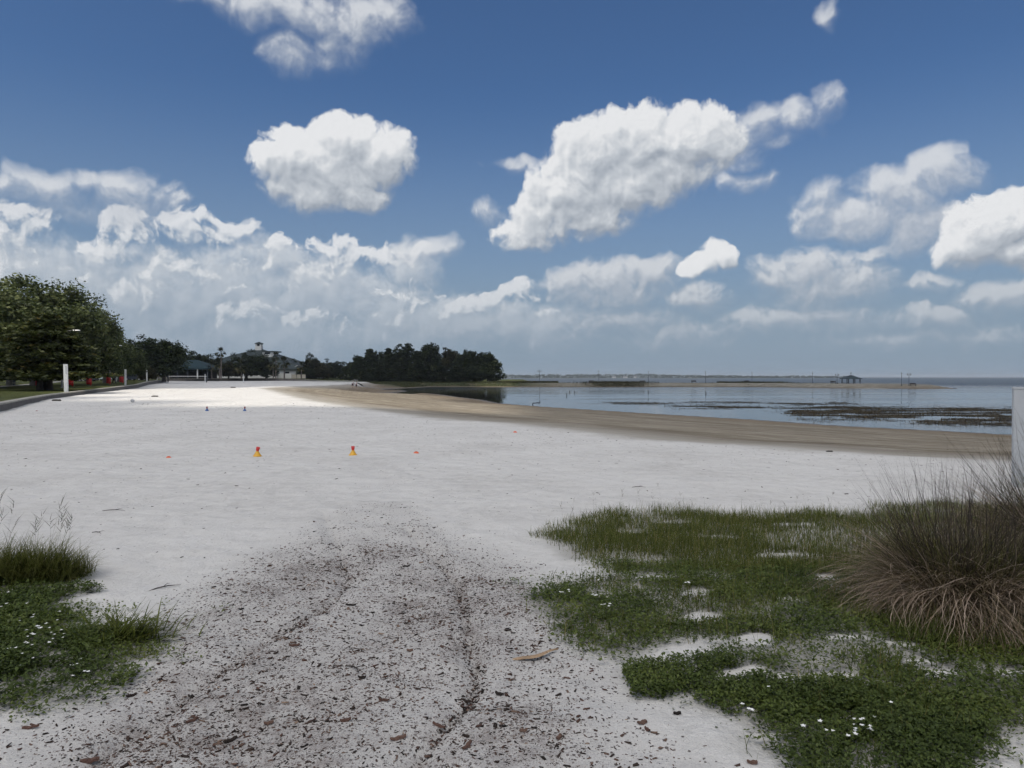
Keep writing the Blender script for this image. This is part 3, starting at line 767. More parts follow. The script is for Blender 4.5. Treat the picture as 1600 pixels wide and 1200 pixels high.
dens = lambda x, y: np.clip(litter_density(x, y) * (1 - .8 * np.clip(veg_mask(x, y, BED) + veg_mask(x, y, LEFTC), 0, 1)), 0, 1.4)
x, y = scatter(340000, (-4.2, 3.4, 2.6, 9.5), lambda x, y: .60 * dens(x, y) * np.clip(1.15 - y / 14, .3, 1))
n = len(x); ln = np.exp(rng.normal(-4.85, .6, n)).clip(.003, .04)
p1 = chips(x, y, ln, ln * U_(.15, .5, n), ln * U_(.10, .25, n), U_(0, 1, n) ** 1.2)
# reddish patches of finer shredded bark
x, y = scatter(60000, (-4.2, 3.4, 2.6, 7), lambda x, y: dens(x, y) * sstep(.54, .68, fbm(x, y, 3.2, 90)) * .9)
n = len(x); ln = np.exp(rng.normal(-4.5, .5, n)).clip(.004, .04)
p2 = chips(x, y, ln, ln * U_(.12, .4, n), ln * U_(.1, .3, n), U_(.45, .95, n))
# debris gathered in the two wheel creases
def along(poly, n, sg):
    P_ = np.array(poly); L = np.r_[0, np.cumsum(np.hypot(*np.diff(P_, axis=0).T))]
    q = U_(0, L[-1], n); x_ = np.interp(q, L, P_[:, 0]); y_ = np.interp(q, L, P_[:, 1])
    k = rng.random(n) < (.15 + .85 * sstep(.35, .6, vnoise(q, q * 0, 3.0, 5)))
    return x_[k] + rng.normal(0, sg, k.sum()), y_[k] + rng.normal(0, sg, k.sum())
xa1, ya1 = along(RL[1:7], 380, .03); xa2, ya2 = along(RR[1:], 750, .03)
x = np.r_[xa1, xa2]; y = np.r_[ya1, ya2]; n = len(x); ln = np.exp(rng.normal(-4.1, .45, n)).clip(.006, .04)
p4 = chips(x, y, ln, ln * U_(.15, .4, n), ln * U_(.12, .3, n), U_(0, .8, n))
# sparse bits all over the dry sand
x, y = scatter(26000, (-34, 18, 3, 45), lambda x, y: (pdist(x, y, TAN) < -.3) * (.25 + .75 * sstep(.45, .7, fbm(x, y, .5, 66))) * (x > np.interp(y, WY, WX) + 1))
n = len(x); ln = np.exp(rng.normal(-4.25, .5, n)).clip(.006, .05) * (1 + y / 40)
p3 = chips(x, y, ln, ln * U_(.2, .6, n), ln * U_(.08, .2, n), U_(0, .7, n))
tag(link('bark_mulch', mesh_of('bark_mulch', [p1, p2, p3, p4]), mBark), 'dark bark mulch and small debris strewn over the white sand', 'mulch', kind='stuff')
for i, (px, py, l_, w_, rot, r0) in enumerate([(730, 1168, .105, .036, 1.2, .78), (622, 1156, .10, .04, .5, .8), (686, 1136, .10, .032, -.6, .75), (818, 1144, .05, .04, 0, .85), (873, 1154, .05, .035, 1, .8), (728, 1099, .08, .035, -.5, .2),
        (1003, 1131, .07, .05, .6, .8), (1012, 1142, .05, .03, 2, .7), (600, 1096, .08, .03, -.3, .6), (540, 1128, .07, .035, .2, .7), (300, 1128, .08, .03, .9, .7), (140, 1190, .10, .05, .5, .72),
        (48, 1140, .10, .035, .1, .75), (420, 1132, .06, .04, .5, .8), (566, 1060, .06, .03, 0, .1), (548, 948, .10, .03, .2, .05), (635, 886, .09, .04, .1, .05), (1122, 1022, .06, .04, .1, .1), (1058, 1117, .05, .035, .1, .05),
        (1175, 1195, .06, .04, .1, .8), (780, 1086, .06, .04, -.4, .1), (460, 1010, .09, .03, .3, .7), (205, 1090, .07, .03, .7, .2), (360, 1160, .09, .035, .9, .15), (640, 1019, .05, .04, .4, .85)]):
    P_ = on_px(px, py); l_ *= .72; w_ *= .66
    mb = MB(); n_ = 7
    prof = [(l_ * (k / n_ - .5), w_ * .5 * (math.sin(math.pi * (.12 + .76 * k / n_)) ** .6) * random.uniform(.8, 1.1), .002 * math.sin(k * 1.7 + i) + .004 * (k / n_ - .5) ** 2 * 4) for k in range(n_ + 1)]
    vs = []
    for (u, v_, h_) in prof: vs += [(u, -v_, h_), (u, v_ * .9, h_ + .001), (u, v_ * .5, h_ + .009), (u, -v_ * .6, h_ + .008)]
    fs = []
    for k in range(n_):
        for q in range(4):
            r_ = (q + 1) % 4; fs.append((k * 4 + q, k * 4 + r_, k * 4 + 4 + r_, k * 4 + 4 + q))
    fs += [(0, 1, 2, 3), tuple(n_ * 4 + q for q in (3, 2, 1, 0))]
    mb.add(vs, fs)
    o = mb.build('bark_chip', mBark, None, P_ + Vector((0, 0, .002)))
    o.rotation_euler = (random.uniform(-.15, .15), random.uniform(-.12, .12), rot)
    a = o.data.attributes.new('rnd', 'FLOAT', 'POINT'); a.data.foreach_set('value', np.full(len(o.data.vertices), r0, np.float32))
    tag(o, 'thumb sized chip of brown bark lying on the sandy mulch of the near foreground', 'bark chip', 'larger bark chips on the near sand')
# dry palm strip and twigs
P_ = on_px(835, 1030)
mb = MB(); vs = []; fs = []; n_ = 12
for k in range(n_ + 1):
    u = k / n_; xx = (u - .5) * .33; wv = .021 * math.sin(math.pi * min(1, .08 + u * .95)) ** .7; yy_ = .07 * u * u - .02 + .012 * math.sin(u * 9); zz_ = .008 + .02 * u * (1 - u) + .012 * u
    vs += [(xx, yy_ - wv, zz_), (xx, yy_ + wv * .8, zz_ + .004), (xx, yy_, zz_ + .007), (xx, yy_ - wv * .2, zz_ - .004)]
for k in range(n_):
    for q, r_ in ((0, 3), (3, 1), (1, 2), (2, 0)): fs.append((k * 4 + q, k * 4 + r_, k * 4 + 4 + r_, k * 4 + 4 + q))
mb.add(vs, fs)
o = mb.build('palm_leaf_strip', paint('dry palm leaf', (.30, .205, .125), .8, .35, 18, dirt=(.10, .055, .03)), None, P_); o.rotation_euler = (0, 0, .28)
tag(o, 'torn tan strip of dry palm leaf lying on the sandy mulch', 'dead leaf')
mTwig = paint('grey twig', (.05, .04, .033), .9, .3, 20)
for (px, py, l_, rz, lab) in [(178, 799, .26, .15, 'thin dark bent twig on clear sand beyond the left grass tuft'), (152, 834, .14, -.3, 'short dark twig just right of the seed heads of the left grass tuft'),
                              (256, 920, .24, .9, 'forked dark twig on sand right of the left grass tuft'), (553, 1048, .14, -.7, 'curved dark twig in the middle of the mulch between the wheel ruts'),
                              (998, 762, .20, .1, 'small dark twig on open sand behind the right grass bed')]:
    P_ = on_px(px, py); mb = MB()
    mb.tube([(-l_ / 2, 0, .006), (-l_ * .2, .012, .012), (l_ * .15, .004, .014), (l_ / 2, -.02, .006)], [.003, .0045, .004, .0015], 5)
    mb.tube([(l_ * .0, .008, .012), (l_ * .2, .045, .02), (l_ * .3, .055, .014)], [.003, .002, .001], 5)
    o = mb.build('twig', mTwig, None, P_); o.rotation_euler = (0, 0, rz); tag(o, lab, 'twig')

# ------------------------------------------------------------------ grass and ground cover in the foreground
GREEN = [(0, (.042, .056, .012)), (.4, (.088, .110, .022)), (.75, (.145, .165, .036)), (.93, (.21, .195, .06)), (1, (.32, .26, .12))]
mBlade = leafmat('grass blades', GREEN, .5)
mCover = leafmat('ground cover leaves', [(0, (.034, .050, .012)), (.4, (.072, .102, .023)), (.75, (.13, .162, .038)), (.95, (.19, .20, .056)), (1, (.27, .21, .09))], .4, .5)
mPetal = paint('white petals', (.74, .74, .72), .6, .05)
def blades_at(x, y, l0, l1, w0, w1, lean=.35, curve=.9, K=4, rr=(0, 1)):
    n = len(x); B = np.stack([x, y, terrain_z(x, y) - .004], 1)
    return ribbons(B, U_(0, 2 * np.pi, n), np.abs(rng.normal(.1, lean, n)), U_(.1, curve, n), U_(l0, l1, n), U_(w0, w1, n), K, 1.5, U_(rr[0], rr[1], n))
def leaves_at(x, y, h, s0, s1, rr=(0, 1)):
    n = len(x); hz = h * rng.random(n) ** .8
    P_ = np.stack([x, y, terrain_z(x, y) + hz], 1)
    ln = U_(s0, s1, n)
    # tint drifts in patches a hand wide: older and younger growth
    t_ = np.clip(.5 * U_(rr[0], rr[1], n) + .75 * (fbm(x, y, 2.6, 40) - .5) + .25, 0, 1)
    return kites(P_, U_(0, 2 * np.pi, n), rng.normal(.25, .35, n), ln, ln * U_(.45, .75, n), t_)
mB = lambda x, y: veg_mask(x, y, BED, .42, 50, 2.6, .8)
def py_of(x, y): return pxof(x, y)[1]
bx = (-.2, 6.2, 3.2, 9.6)
thick = lambda x, y: .35 + .65 * sstep(.36, .6, fbm(x, y, 1.1, 120))
x, y = scatter(230000, bx, lambda x, y: mB(x, y) * np.where(py_of(x, y) < 893, 1.0, .0) * thick(x, y))
g1_ = blades_at(x, y, .05, .14, .003, .006, .45, 1.2)
x, y = scatter(9000, bx, lambda x, y: veg_mask(x, y, BED, .1, 51, 2.2, .35) * (py_of(x, y) < 870) * sstep(.4, .65, fbm(x, y, 1.6, 181)))
g2_ = blades_at(x, y, .12, .22, .003, .0055, .22, .8)
x, y = scatter(90000, bx, lambda x, y: mB(x, y) * (py_of(x, y) >= 885) * sstep(.42, .62, fbm(x, y, 1.5, 61)) * .9)
g3_ = blades_at(x, y, .05, .15, .003, .0055, .45, 1.2)
x, y = scatter(26000, (1, 4.5, 2.9, 4.2), lambda x, y: veg_mask(x, y, COVER) * sstep(.45, .7, fbm(x, y, 2.5, 63)) * .5)
g4_ = blades_at(x, y, .04, .11, .003, .005, .5, 1.2)
# fringe of dark long grass at the foot of the big clump
x, y = scatter(9000, (2.2, 4.6, 3.9, 5.6), lambda x, y: np.exp(-(((x - 3.2) / .9) ** 2 + ((y - 4.45) / .25) ** 2)))
g5_ = blades_at(x, y, .12, .28, .004, .007, .5, 1.1, rr=(0, .6))
tag(link('grass', mesh_of('grass', [g1_, g2_, g3_, g4_, g5_]), mBlade), 'short green grass growing over the sand on the right', 'grass', kind='stuff')
# standing seed stalks along the far edge of the bed
x, y = scatter(800, bx, lambda x, y: veg_mask(x, y, BED, .1, 51, 2.2, .35) * (py_of(x, y) < 845) * .35)
n = len(x); B = np.stack([x, y, terrain_z(x, y)], 1); hh_ = U_(.22, .36, n); az = U_(0, 6.28, n); lean = U_(0, .15, n); cv = U_(0, .25, n)
st_ = [ribbons(B, az, lean, cv, hh_, np.full(n, .0022), 4, 1.0, U_(.3, .9, n), side=np.zeros(n))]
tp_ = np.stack([x + np.cos(az) * np.sin(lean + cv / 2) * hh_, y + np.sin(az) * np.sin(lean + cv / 2) * hh_, terrain_z(x, y) + np.cos(lean + cv / 2) * hh_], 1)
for k in range(3):
    st_.append(ribbons(tp_ - np.array([0, 0, .01 + .012 * k]), U_(0, 6.28, n), U_(.4, .8, n), U_(0, .3, n), U_(.04, .07, n), np.full(n, .0035), 2, 1.0, U_(.5, 1, n), side=np.zeros(n)))
mSeed = leafmat('seed heads', [(0, (.06, .065, .04)), (.6, (.12, .11, .08)), (1, (.20, .17, .13))], .2)
tag(link('seed_stalks', mesh_of('seed_stalks', st_), mSeed), 'thin forked seed stalks standing above the far edge of the grass', 'grass', kind='stuff')
# creeping cover, right bed
x, y = scatter(420000, bx, lambda x, y: mB(x, y) * (py_of(x, y) > 880) * (.32 + .68 * sstep(.34, .54, fbm(x, y, 2.4, 130))))
l1_ = leaves_at(x, y, .045, .014, .032)
x, y = scatter(200000, (.6, 5.0, 2.7, 4.3), lambda x, y: veg_mask(x, y, COVER, .2, 50, 3.0, .7) * (.3 + .7 * sstep(.3, .5, fbm(x, y, 2.8, 133))) + veg_mask(x, y, TUFT2, .06, 52, 2.2, .1))
l2_ = leaves_at(x, y, .06, .012, .026, (0, .75))
BR = gp([(1380, 1095), (1700, 1095), (1750, 1230), (1400, 1230)])
x, y = scatter(60000, (1.6, 4.5, 2.8, 4.2), lambda x, y: (pdist(x, y, BR) > 0) * sstep(.46, .62, fbm(x, y, 3.0, 171)) * .6)
l4b = leaves_at(x, y, .03, .012, .026)
x, y = scatter(30000, bx, lambda x, y: sstep(-.32, 0, pdist(x, y, BED)) * (1 - mB(x, y)) * sstep(.5, .7, fbm(x, y, 4, 71)) * .8)
l3_ = leaves_at(x, y, .02, .010, .022)
tag(link('ground_cover', mesh_of('ground_cover', [l1_, l2_, l3_, l4b]), mCover), 'creeping dark green ground cover spreading over the sand on the right', 'ground cover', kind='stuff')
lb = (-4.6, -1.0, 3.1, 6.2)
x, y = scatter(240000, lb, lambda x, y: veg_mask(x, y, LEFTC, .22, 53, 2.6, .7) * (.2 + .8 * sstep(.34, .56, fbm(x, y, 3.2, 131))))
l1_ = leaves_at(x, y, .06, .016, .034, (0, .8))
x, y = scatter(42000, lb, lambda x, y: veg_mask(x, y, LEFTV, .2, 54, 3, .6) * sstep(.46, .62, fbm(x, y, 4.2, 72)))
l2_ = leaves_at(x, y, .035, .014, .030)
x, y = scatter(30000, lb, lambda x, y: sstep(-.3, 0, pdist(x, y, LEFTC)) * sstep(.5, .68, fbm(x, y, 3.5, 73)) * .7)
l3_ = leaves_at(x, y, .03, .012, .026)
LT = gp([(-80, 880), (60, 900), (150, 915), (140, 935), (60, 948), (-80, 945)])
x, y = scatter(36000, (-5.5, -2, 4.6, 6.6), lambda x, y: veg_mask(x, y, LT, .2, 55, 3, .5) * sstep(.42, .6, fbm(x, y, 3.8, 74)))
l4_ = leaves_at(x, y, .03, .012, .028, (.2, 1))
C2 = ground(228, 1028)
x, y = scatter(6000, (-2.4, -1.6, 3.7, 4.5), lambda x, y: np.exp(-(((x - C2[0]) / .11) ** 2 + ((y - C2[1]) / .09) ** 2)))
l5_ = leaves_at(x, y, .05, .014, .028, (.5, 1))
C3 = ground(40, 1108)
x, y = scatter(3000, (-2.6, -2.0, 3.2, 3.8), lambda x, y: np.exp(-(((x - C3[0]) / .05) ** 2 + ((y - C3[1]) / .04) ** 2)))
l6_ = leaves_at(x, y, .04, .014, .026, (.3, 1))
tag(link('ground_cover', mesh_of('ground_cover', [l1_, l2_, l3_, l4_, l5_, l6_]), mCover), 'creeping green ground cover with runners on the left edge', 'ground cover', kind='stuff')
def flowers(x, y, h0, h1, s_):
    n = len(x); parts = []; a0 = U_(0, 6.28, n); z_ = terrain_z(x, y) + U_(h0, h1, n); ss = U_(.7, 1.2, n) * s_
    for k in range(5):
        parts.append(kites(np.stack([x, y, z_], 1), a0 + k * 1.2566, U_(.1, .5, n), ss, ss * .75, np.zeros(n), .1))
    return merge(parts)
x, y = scatter(2600, bx, lambda x, y: mB(x, y) * (py_of(x, y) > 885) * sstep(.5, .72, fbm(x, y, 2.0, 81)) * .09)
x2, y2 = scatter(420, (.6, 5, 2.7, 4.2), lambda x, y: veg_mask(x, y, COVER, .12) * .03)
f1 = flowers(np.r_[x, x2], np.r_[y, y2], .04, .075, .010)
cl_ = [on_px(px, py) for px, py in [(1345, 1155), (1320, 1165), (1285, 1162), (1170, 1130), (1350, 1150), (1075, 925), (925, 945), (945, 960), (885, 940)]]
xx = np.concatenate([rng.normal(p.x, .025, 4) for p in cl_]); yy_ = np.concatenate([rng.normal(p.y, .025, 4) for p in cl_])
f2 = flowers(xx, yy_, .05, .075, .012)
tag(link('white_flowers', mesh_of('white_flowers', [f1, f2]), mPetal), 'tiny white flowers dotted through the right ground cover', 'flowers', kind='stuff')
cl_ = [on_px(px, py) for px, py in [(75, 977), (60, 994), (52, 996), (70, 1000), (35, 985), (30, 1030), (55, 1008), (48, 1018), (12, 957), (47, 958), (5, 940), (118, 1073), (95, 1012), (20, 1048), (90, 1010), (130, 1056)]]
xx = np.concatenate([rng.normal(p.x, .04, 3) for p in cl_]); yy_ = np.concatenate([rng.normal(p.y, .04, 3) for p in cl_])
tag(link('white_flowers', mesh_of('white_flowers', [flowers(xx, yy_, .05, .075, .011)]), mPetal), 'clusters of white flowers on the left ground cover', 'flowers', kind='stuff')

# left clump of long grass with seed heads
P0 = on_px(40, 905)
root = empty('grass_clump', P0, 'thick olive green clump of long grass with tall seed heads at the left edge', 'grass')
n = 5200
u = rng.beta(1.3, 1.3, n) * 1.25 - .85; v_ = rng.normal(0, .10, n)
bx_ = u; by_ = v_ + .06 * np.sin(u * 4)
keep = (bx_ < .42)
bx_, by_ = bx_[keep], by_[keep]; n = len(bx_)
B = np.stack([bx_, by_, terrain_z(bx_ + P0.x, by_ + P0.y) - P0.z - .005], 1)
sc_ = np.interp(bx_, [-.9, .1, .42], [1.0, 1, .62])
az = rng.normal(-.25, 1.25, n)
ln = U_(.22, .44, n) * sc_
root_b = ribbons(B, az, np.abs(rng.normal(.3, .30, n)), U_(.4, 1.8, n), ln, U_(.004, .0075, n), 5, 1.6, np.clip(rng.beta(2, 2.4, n), 0, 1))
link('blades', mesh_of('blades', [root_b]), leafmat('clump blades', [(0, (.045, .054, .014)), (.4, (.10, .115, .028)), (.75, (.165, .17, .048)), (1, (.28, .24, .11))], .5), root)
n = 26; bx_ = U_(-.75, .3, n); by_ = rng.normal(0, .06, n); B = np.stack([bx_, by_, np.zeros(n)], 1)
az = rng.normal(0, 1.0, n); lean = U_(0, .3, n); cv = U_(.0, .35, n); hh_ = U_(.42, .66, n)
st_ = [ribbons(B, az, lean, cv, hh_, np.full(n, .003), 5, .8, U_(.2, .8, n), side=np.full(n, .2))]
m_ = lean + cv / 2
tp_ = np.stack([bx_ + np.cos(az) * np.sin(m_) * hh_, by_ + np.sin(az) * np.sin(m_) * hh_, np.cos(m_) * hh_], 1)
dr = np.stack([np.cos(az) * np.sin(lean + cv), np.sin(az) * np.sin(lean + cv), np.cos(lean + cv)], 1)
for k in range(5):
    st_.append(ribbons(tp_ - dr * (.022 * k), U_(0, 6.28, n), lean + U_(.35, .7, n), U_(0, .3, n), U_(.06, .11, n), np.full(n, .005), 3, 1.0, U_(.0, .6, n), side=np.full(n, .2)))
link('seed_heads', mesh_of('seed_heads', st_), mSeed, root)
# small tuft
P0 = on_px(188, 1000)
root = empty('grass_tuft', P0, 'small bright green tuft of coarse grass on bare sand left of the mulch', 'grass')
n = 520; r_ = np.abs(rng.normal(0, .10, n)); a_ = U_(0, 6.28, n)
B = np.stack([r_ * np.cos(a_) * 1.7, r_ * np.sin(a_), np.zeros(n) - .004], 1)
az = a_ + rng.normal(.0, .8, n); az = np.where(rng.random(n) < .45, rng.normal(.25, .5, n), az)
link('blades', mesh_of('blades', [ribbons(B, az, U_(.3, 1.15, n), U_(.4, 1.2, n), U_(.12, .28, n), U_(.006, .012, n), 4, 1.7, U_(.2, .85, n))]), mBlade, root)

# big ornamental grass on the right
def big_clump(px, py, rad, hgt_s, label, seed, nn, K=9):
    global rng
    P0 = on_px(px, py)
    root = empty('ornamental_grass', P0, label, 'ornamental grass')
    def part(name, n, br, lean, curve, ln, wd, mat, rr=(0, 1), azs=None, h0=0.0):
        r_ = rad * br * np.sqrt(rng.random(n)); a_ = U_(0, 6.28, n)
        B = np.stack([r_ * np.cos(a_), r_ * np.sin(a_), np.full(n, -.01) + h0 * rng.random(n)], 1)
        az = a_ + rng.normal(0, .5, n) if azs is None else rng.normal(azs[0], azs[1], n)
        # blades are bunched in drifts: shared azimuth and droop
        gidx = np.minimum((((a_ / 6.283) + .06 * rng.normal(0, 1, n)) % 1 * max(6, n // 26)).astype(int), max(6, n // 26) - 1); ga = rng.normal(0, .35, n)[gidx]; gc = rng.normal(0, .18, n)[gidx]; gr = rng.normal(0, .22, n)[gidx]
        return ribbons(B, az + ga, np.clip(lean[0] + (lean[1] - lean[0]) * rng.random(n) + gc * .5, 0, 1.5), curve[0] + (curve[1] - curve[0]) * rng.random(n) + gc,
                       U_(ln[0], ln[1], n) * hgt_s, U_(wd[0], wd[1], n), K, 1.8, np.clip(U_(rr[0], rr[1], n) + gr, 0, 1), side=U_(0, 6.28, n), twist=rng.normal(0, .5, n) + rng.normal(0, .5, max(6, n // 26))[gidx])
    dry = [part('d', int(nn * 1.0), .42, (.35, 1.0), (.9, 2.1), (.75, 1.25), (.003, .0078), None),
           part('d', int(nn * .5), .42, (.9, 1.35), (.5, 1.3), (.45, .95), (.003, .006), None, (.1, 1)),
           part('d', int(nn * .40), .4, (.4, .9), (1.4, 2.4), (.9, 1.3), (.004, .009), None, (.45, 1), (-1.7, .8))]
    link('dry_blades', mesh_of('dry_blades', dry), mDry, root)
    grn = [part('g', int(nn * .75), .40, (.05, .7), (.3, 1.5), (.55, 1.0), (.003, .006), None)]
    link('green_blades', mesh_of('green_blades', grn), mOlive, root)
    stk = [part('s', int(nn * .24), .40, (.0, .85), (.05, .55), (.85, 1.38), (.003, .0055), None)]
    link('upright_stems', mesh_of('upright_stems', stk), mStem, root)
    return root
mDry = leafmat('dry grass', [(0, (.038, .026, .014)), (.3, (.13, .092, .050)), (.6, (.215, .163, .103)), (.85, (.35, .275, .20)), (1, (.56, .44, .35))], .25, .7)
mOlive = leafmat('olive grass', [(0, (.03, .034, .010)), (.5, (.09, .092, .028)), (1, (.19, .17, .06))], .3, .65)
mStem = leafmat('grass stems', [(0, (.018, .014, .012)), (.5, (.04, .031, .026)), (1, (.085, .066, .055))], .15, .7)
big_clump(1512, 950, .74, .84, 'big mound of drooping dry brown and olive ornamental grass below the white post', 1, 3600)
big_clump(1690, 905, .85, 1.12, 'tall ornamental grass clump cut by the right edge behind the brown mound', 2, 3000)

# ------------------------------------------------------------------ trees
mBk = paint('tree bark', (.16, .14, .12), .95, .3, 2.5, bump=.6)
mBkD = paint('dark tree bark', (.05, .042, .036), .95, .3, 2.5, bump=.6)
mOak = leafmat('oak leaves', [(0, (.016, .025, .009)), (.4, (.045, .063, .021)), (.75, (.09, .11, .038)), (1, (.15, .165, .06))], .25)
mCyp = leafmat('cypress leaves', [(0, (.012, .018, .005)), (.5, (.034, .045, .012)), (.9, (.07, .08, .02)), (1, (.12, .085, .018))], .3)
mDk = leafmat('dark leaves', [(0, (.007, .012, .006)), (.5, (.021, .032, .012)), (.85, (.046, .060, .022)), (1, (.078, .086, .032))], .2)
mMid = leafmat('mid green leaves', [(0, (.009, .015, .006)), (.5, (.022, .036, .012)), (.85, (.042, .060, .02)), (1, (.07, .085, .03))], .25)
mOlv = leafmat('olive leaves', [(0, (.012, .014, .006)), (.5, (.030, .032, .012)), (.85, (.058, .055, .02)), (1, (.085, .06, .02))], .25)

def leaf_mesh(name, cen, rad, per, size, flat=1.0, seed=0, crn=None):
    g = np.random.default_rng(seed); n = len(cen)
    idx = np.repeat(np.arange(n), per); m = len(idx)
    v = g.normal(0, 1, (m, 3)); v /= np.linalg.norm(v, axis=1)[:, None]
    rr_ = g.random(m) ** .45
    p = cen[idx] + v * rr_[:, None] * rad[idx] * np.array([1, 1, flat])
    a = g.normal(0, 1, (m, 3)); a[:, 2] *= .5; a /= np.linalg.norm(a, axis=1)[:, None]
    b_ = g.normal(0, 1, (m, 3)); b_ -= a * (a * b_).sum(1)[:, None]; b_ /= np.linalg.norm(b_, axis=1)[:, None]
    s_ = size * g.uniform(.6, 1.4, m)
    V_ = np.stack([p - a * s_[:, None] * .5, p + b_ * s_[:, None] * .26, p + a * s_[:, None] * .5, p - b_ * s_[:, None] * .26], 1).reshape(-1, 3)
    base = (g.random(n) if crn is None else crn)
    r_ = np.clip(base[idx] * .55 + g.random(m) * .5, 0, 1)
    return np_mesh(name, V_, np.arange(m * 4).reshape(-1, 4), {'rnd': np.repeat(r_, 4)})

TREES = {}
def tree_kind(key, name, leafm, barkm, h, wdt, clear, nclump, per, leaf, shape, seed, trunkr=.035, flat=.8, multi=1, crad=.13):
    """unit tree at real size: h tall, wdt wide; clear = bare trunk height fraction"""
    g = np.random.default_rng(seed); random.seed(seed)
    cz0 = clear * h
    cen = []; lump = g.random((24, 3)) * 2 - 1; lump /= np.linalg.norm(lump, axis=1)[:, None]; lamp = g.uniform(-.24, .22, 24)
    while len(cen) < nclump:
        v = g.normal(0, 1, 3); v /= np.linalg.norm(v)
        r_ = (g.random() ** .40)
        r_ *= 1 + (np.exp(6 * (lump @ v - 1)) * lamp).sum() * 1.5
        if shape == 'dome':
            z = v[2] * r_
            if z < -.35: continue
            zz = cz0 + (h - cz0) * ((z + .35) / 1.35)
            f_ = 1 - .12 * max(0, -z)
            cen.append((v[0] * r_ * wdt / 2 * f_, v[1] * r_ * wdt / 2 * f_, zz))
        elif shape == 'oval':
            zz = cz0 + (h - cz0) * (v[2] * r_ + 1) / 2
            cen.append((v[0] * r_ * wdt / 2, v[1] * r_ * wdt / 2, zz))
        elif shape == 'cone':
            u = g.random() ** 1.25
            rad_ = (1 - u) ** .75 * (.9 + .1 * math.sin(u * 40)) * math.sqrt(g.random()) * (1 + .25 * lamp[int(u * 12) % 24] * 4)
            a = g.random() * 6.283
            cen.append((math.cos(a) * rad_ * wdt / 2, math.sin(a) * rad_ * wdt / 2, cz0 + (h - cz0) * u * .97))
    cen = np.array(cen)
    R_ = np.repeat((crad * wdt * g.uniform(.6, 1.3, nclump))[:, None], 3, 1)
    cm = leaf_mesh(name + '_crown', cen, R_, per, leaf, flat, seed)
    cm.materials.append(leafm)
    co = np.empty(len(cm.vertices) * 3, np.float32); cm.vertices.foreach_get('co', co); co = co.reshape(-1, 3)
    h_eff = float(np.percentile(co[:, 2], 99.7)); w_eff = 2 * float(np.percentile(np.abs(co[:, 0]), 97.5))
    mb = MB(); tr = trunkr * h
    for q in range(multi):
        ox, oy = ((random.uniform(-.5, .5) * tr * 5, random.uniform(-.5, .5) * tr * 5) if multi > 1 else (0, 0))
        top = h * (.62 if shape != 'cone' else .92)
        lean = (random.uniform(-.03, .03) * h, random.uniform(-.03, .03) * h)
        mb.tube([(ox, oy, -.3), (ox * 1.0, oy, .12 * h * clear * 4 + .1), (ox + lean[0] * .5, oy + lean[1] * .5, top * .5), (ox + lean[0], oy + lean[1], top)], [tr * 1.35, tr * .95, tr * .65, tr * .18], 7)
        nb = 7 if shape != 'cone' else 5
        for k in range(nb):
            c_ = cen[g.integers(0, nclump)]
            z0 = max(cz0 * .85, min(c_[2] * .55, top * .8))
            mid = (c_[0] * .45 + ox, c_[1] * .45 + oy, (z0 + c_[2]) / 2 + .04 * h)
            mb.tube([(ox + lean[0] * .4, oy + lean[1] * .4, z0), mid, tuple(c_)], [tr * .5, tr * .3, tr * .08], 5)
    proto_t = mb.build('trunk', barkm); tm = proto_t.data; bpy.data.objects.remove(proto_t)
    TREES[key] = (name, tm, cm, h_eff, w_eff)
tree_kind('oakA', 'oak_tree', mOak, mBk, 12, 15, .20, 420, 80, .38, 'dome', 1, .03, .8, 1, .085)
tree_kind('oakB', 'oak_tree', mOak, mBk, 12, 13, .19, 380, 80, .38, 'dome', 2, .03, .8, 2, .09)
tree_kind('oakC', 'oak_tree', mOak, mBk, 12, 12, .20, 360, 80, .38, 'dome', 3, .03, .8, 1, .095)
tree_kind('roundA', 'round_tree', mMid, mBkD, 10, 9, .12, 200, 70, .46, 'oval', 4, .03, .85, 1, .12)
tree_kind('darkA', 'park_tree', mDk, mBkD, 11, 11, .14, 200, 65, .55, 'dome', 5, .03, .85, 1, .11)
tree_kind('darkB', 'park_tree', mDk, mBkD, 11, 9, .14, 190, 65, .55, 'oval', 6, .03, .85, 1, .12)
tree_kind('olive', 'park_tree', mOlv, mBkD, 9, 8, .18, 160, 65, .5, 'dome', 7, .03, .8, 1, .12)
tree_kind('cyp', 'cypress_tree', mCyp, mBkD, 8, 7.6, .16, 520, 60, .30, 'cone', 8, .022, .45, 3, .085)
tree_kind('grvA', 'shore_tree', mDk, mBkD, 14, 9, .06, 260, 65, .6, 'oval', 9, .022, .75, 1, .11)
tree_kind('grvB', 'shore_tree', mDk, mBkD, 14, 8, .05, 240, 65, .6, 'cone', 10, .022, .5, 1, .12)
tree_kind('grvC', 'shore_tree', mOlv, mBkD, 14, 10, .10, 210, 65, .58, 'oval', 11, .022, .8, 1, .11)
tree_kind('grvD', 'shore_tree', mDk, mBkD, 14, 11, .07, 280, 65, .6, 'dome', 12, .022, .8, 1, .10)
tree_kind('bush', 'shrub', mMid, mBkD, 3, 4, .05, 40, 60, .28, 'dome', 13, .02, .8, 1, .16)

def tree(key, loc, top, wid, label, group=None, rz=0.0, name=None, cat='tree'):
    nm, tm, cm, h, w0 = TREES[key]
    root = empty(name or nm, loc, label, cat, group, rz)
    s_h = (top - loc[2]) / h; s_w = wid / w0
    root.scale = (s_w, s_w, s_h)
    a = bpy.data.objects.new('trunk', tm); COL.objects.link(a); a.parent = root
    c = bpy.data.objects.new('crown', cm); COL.objects.link(c); c.parent = root
    return root
def W(px_half, Y): return 2 * px_half * Y / F
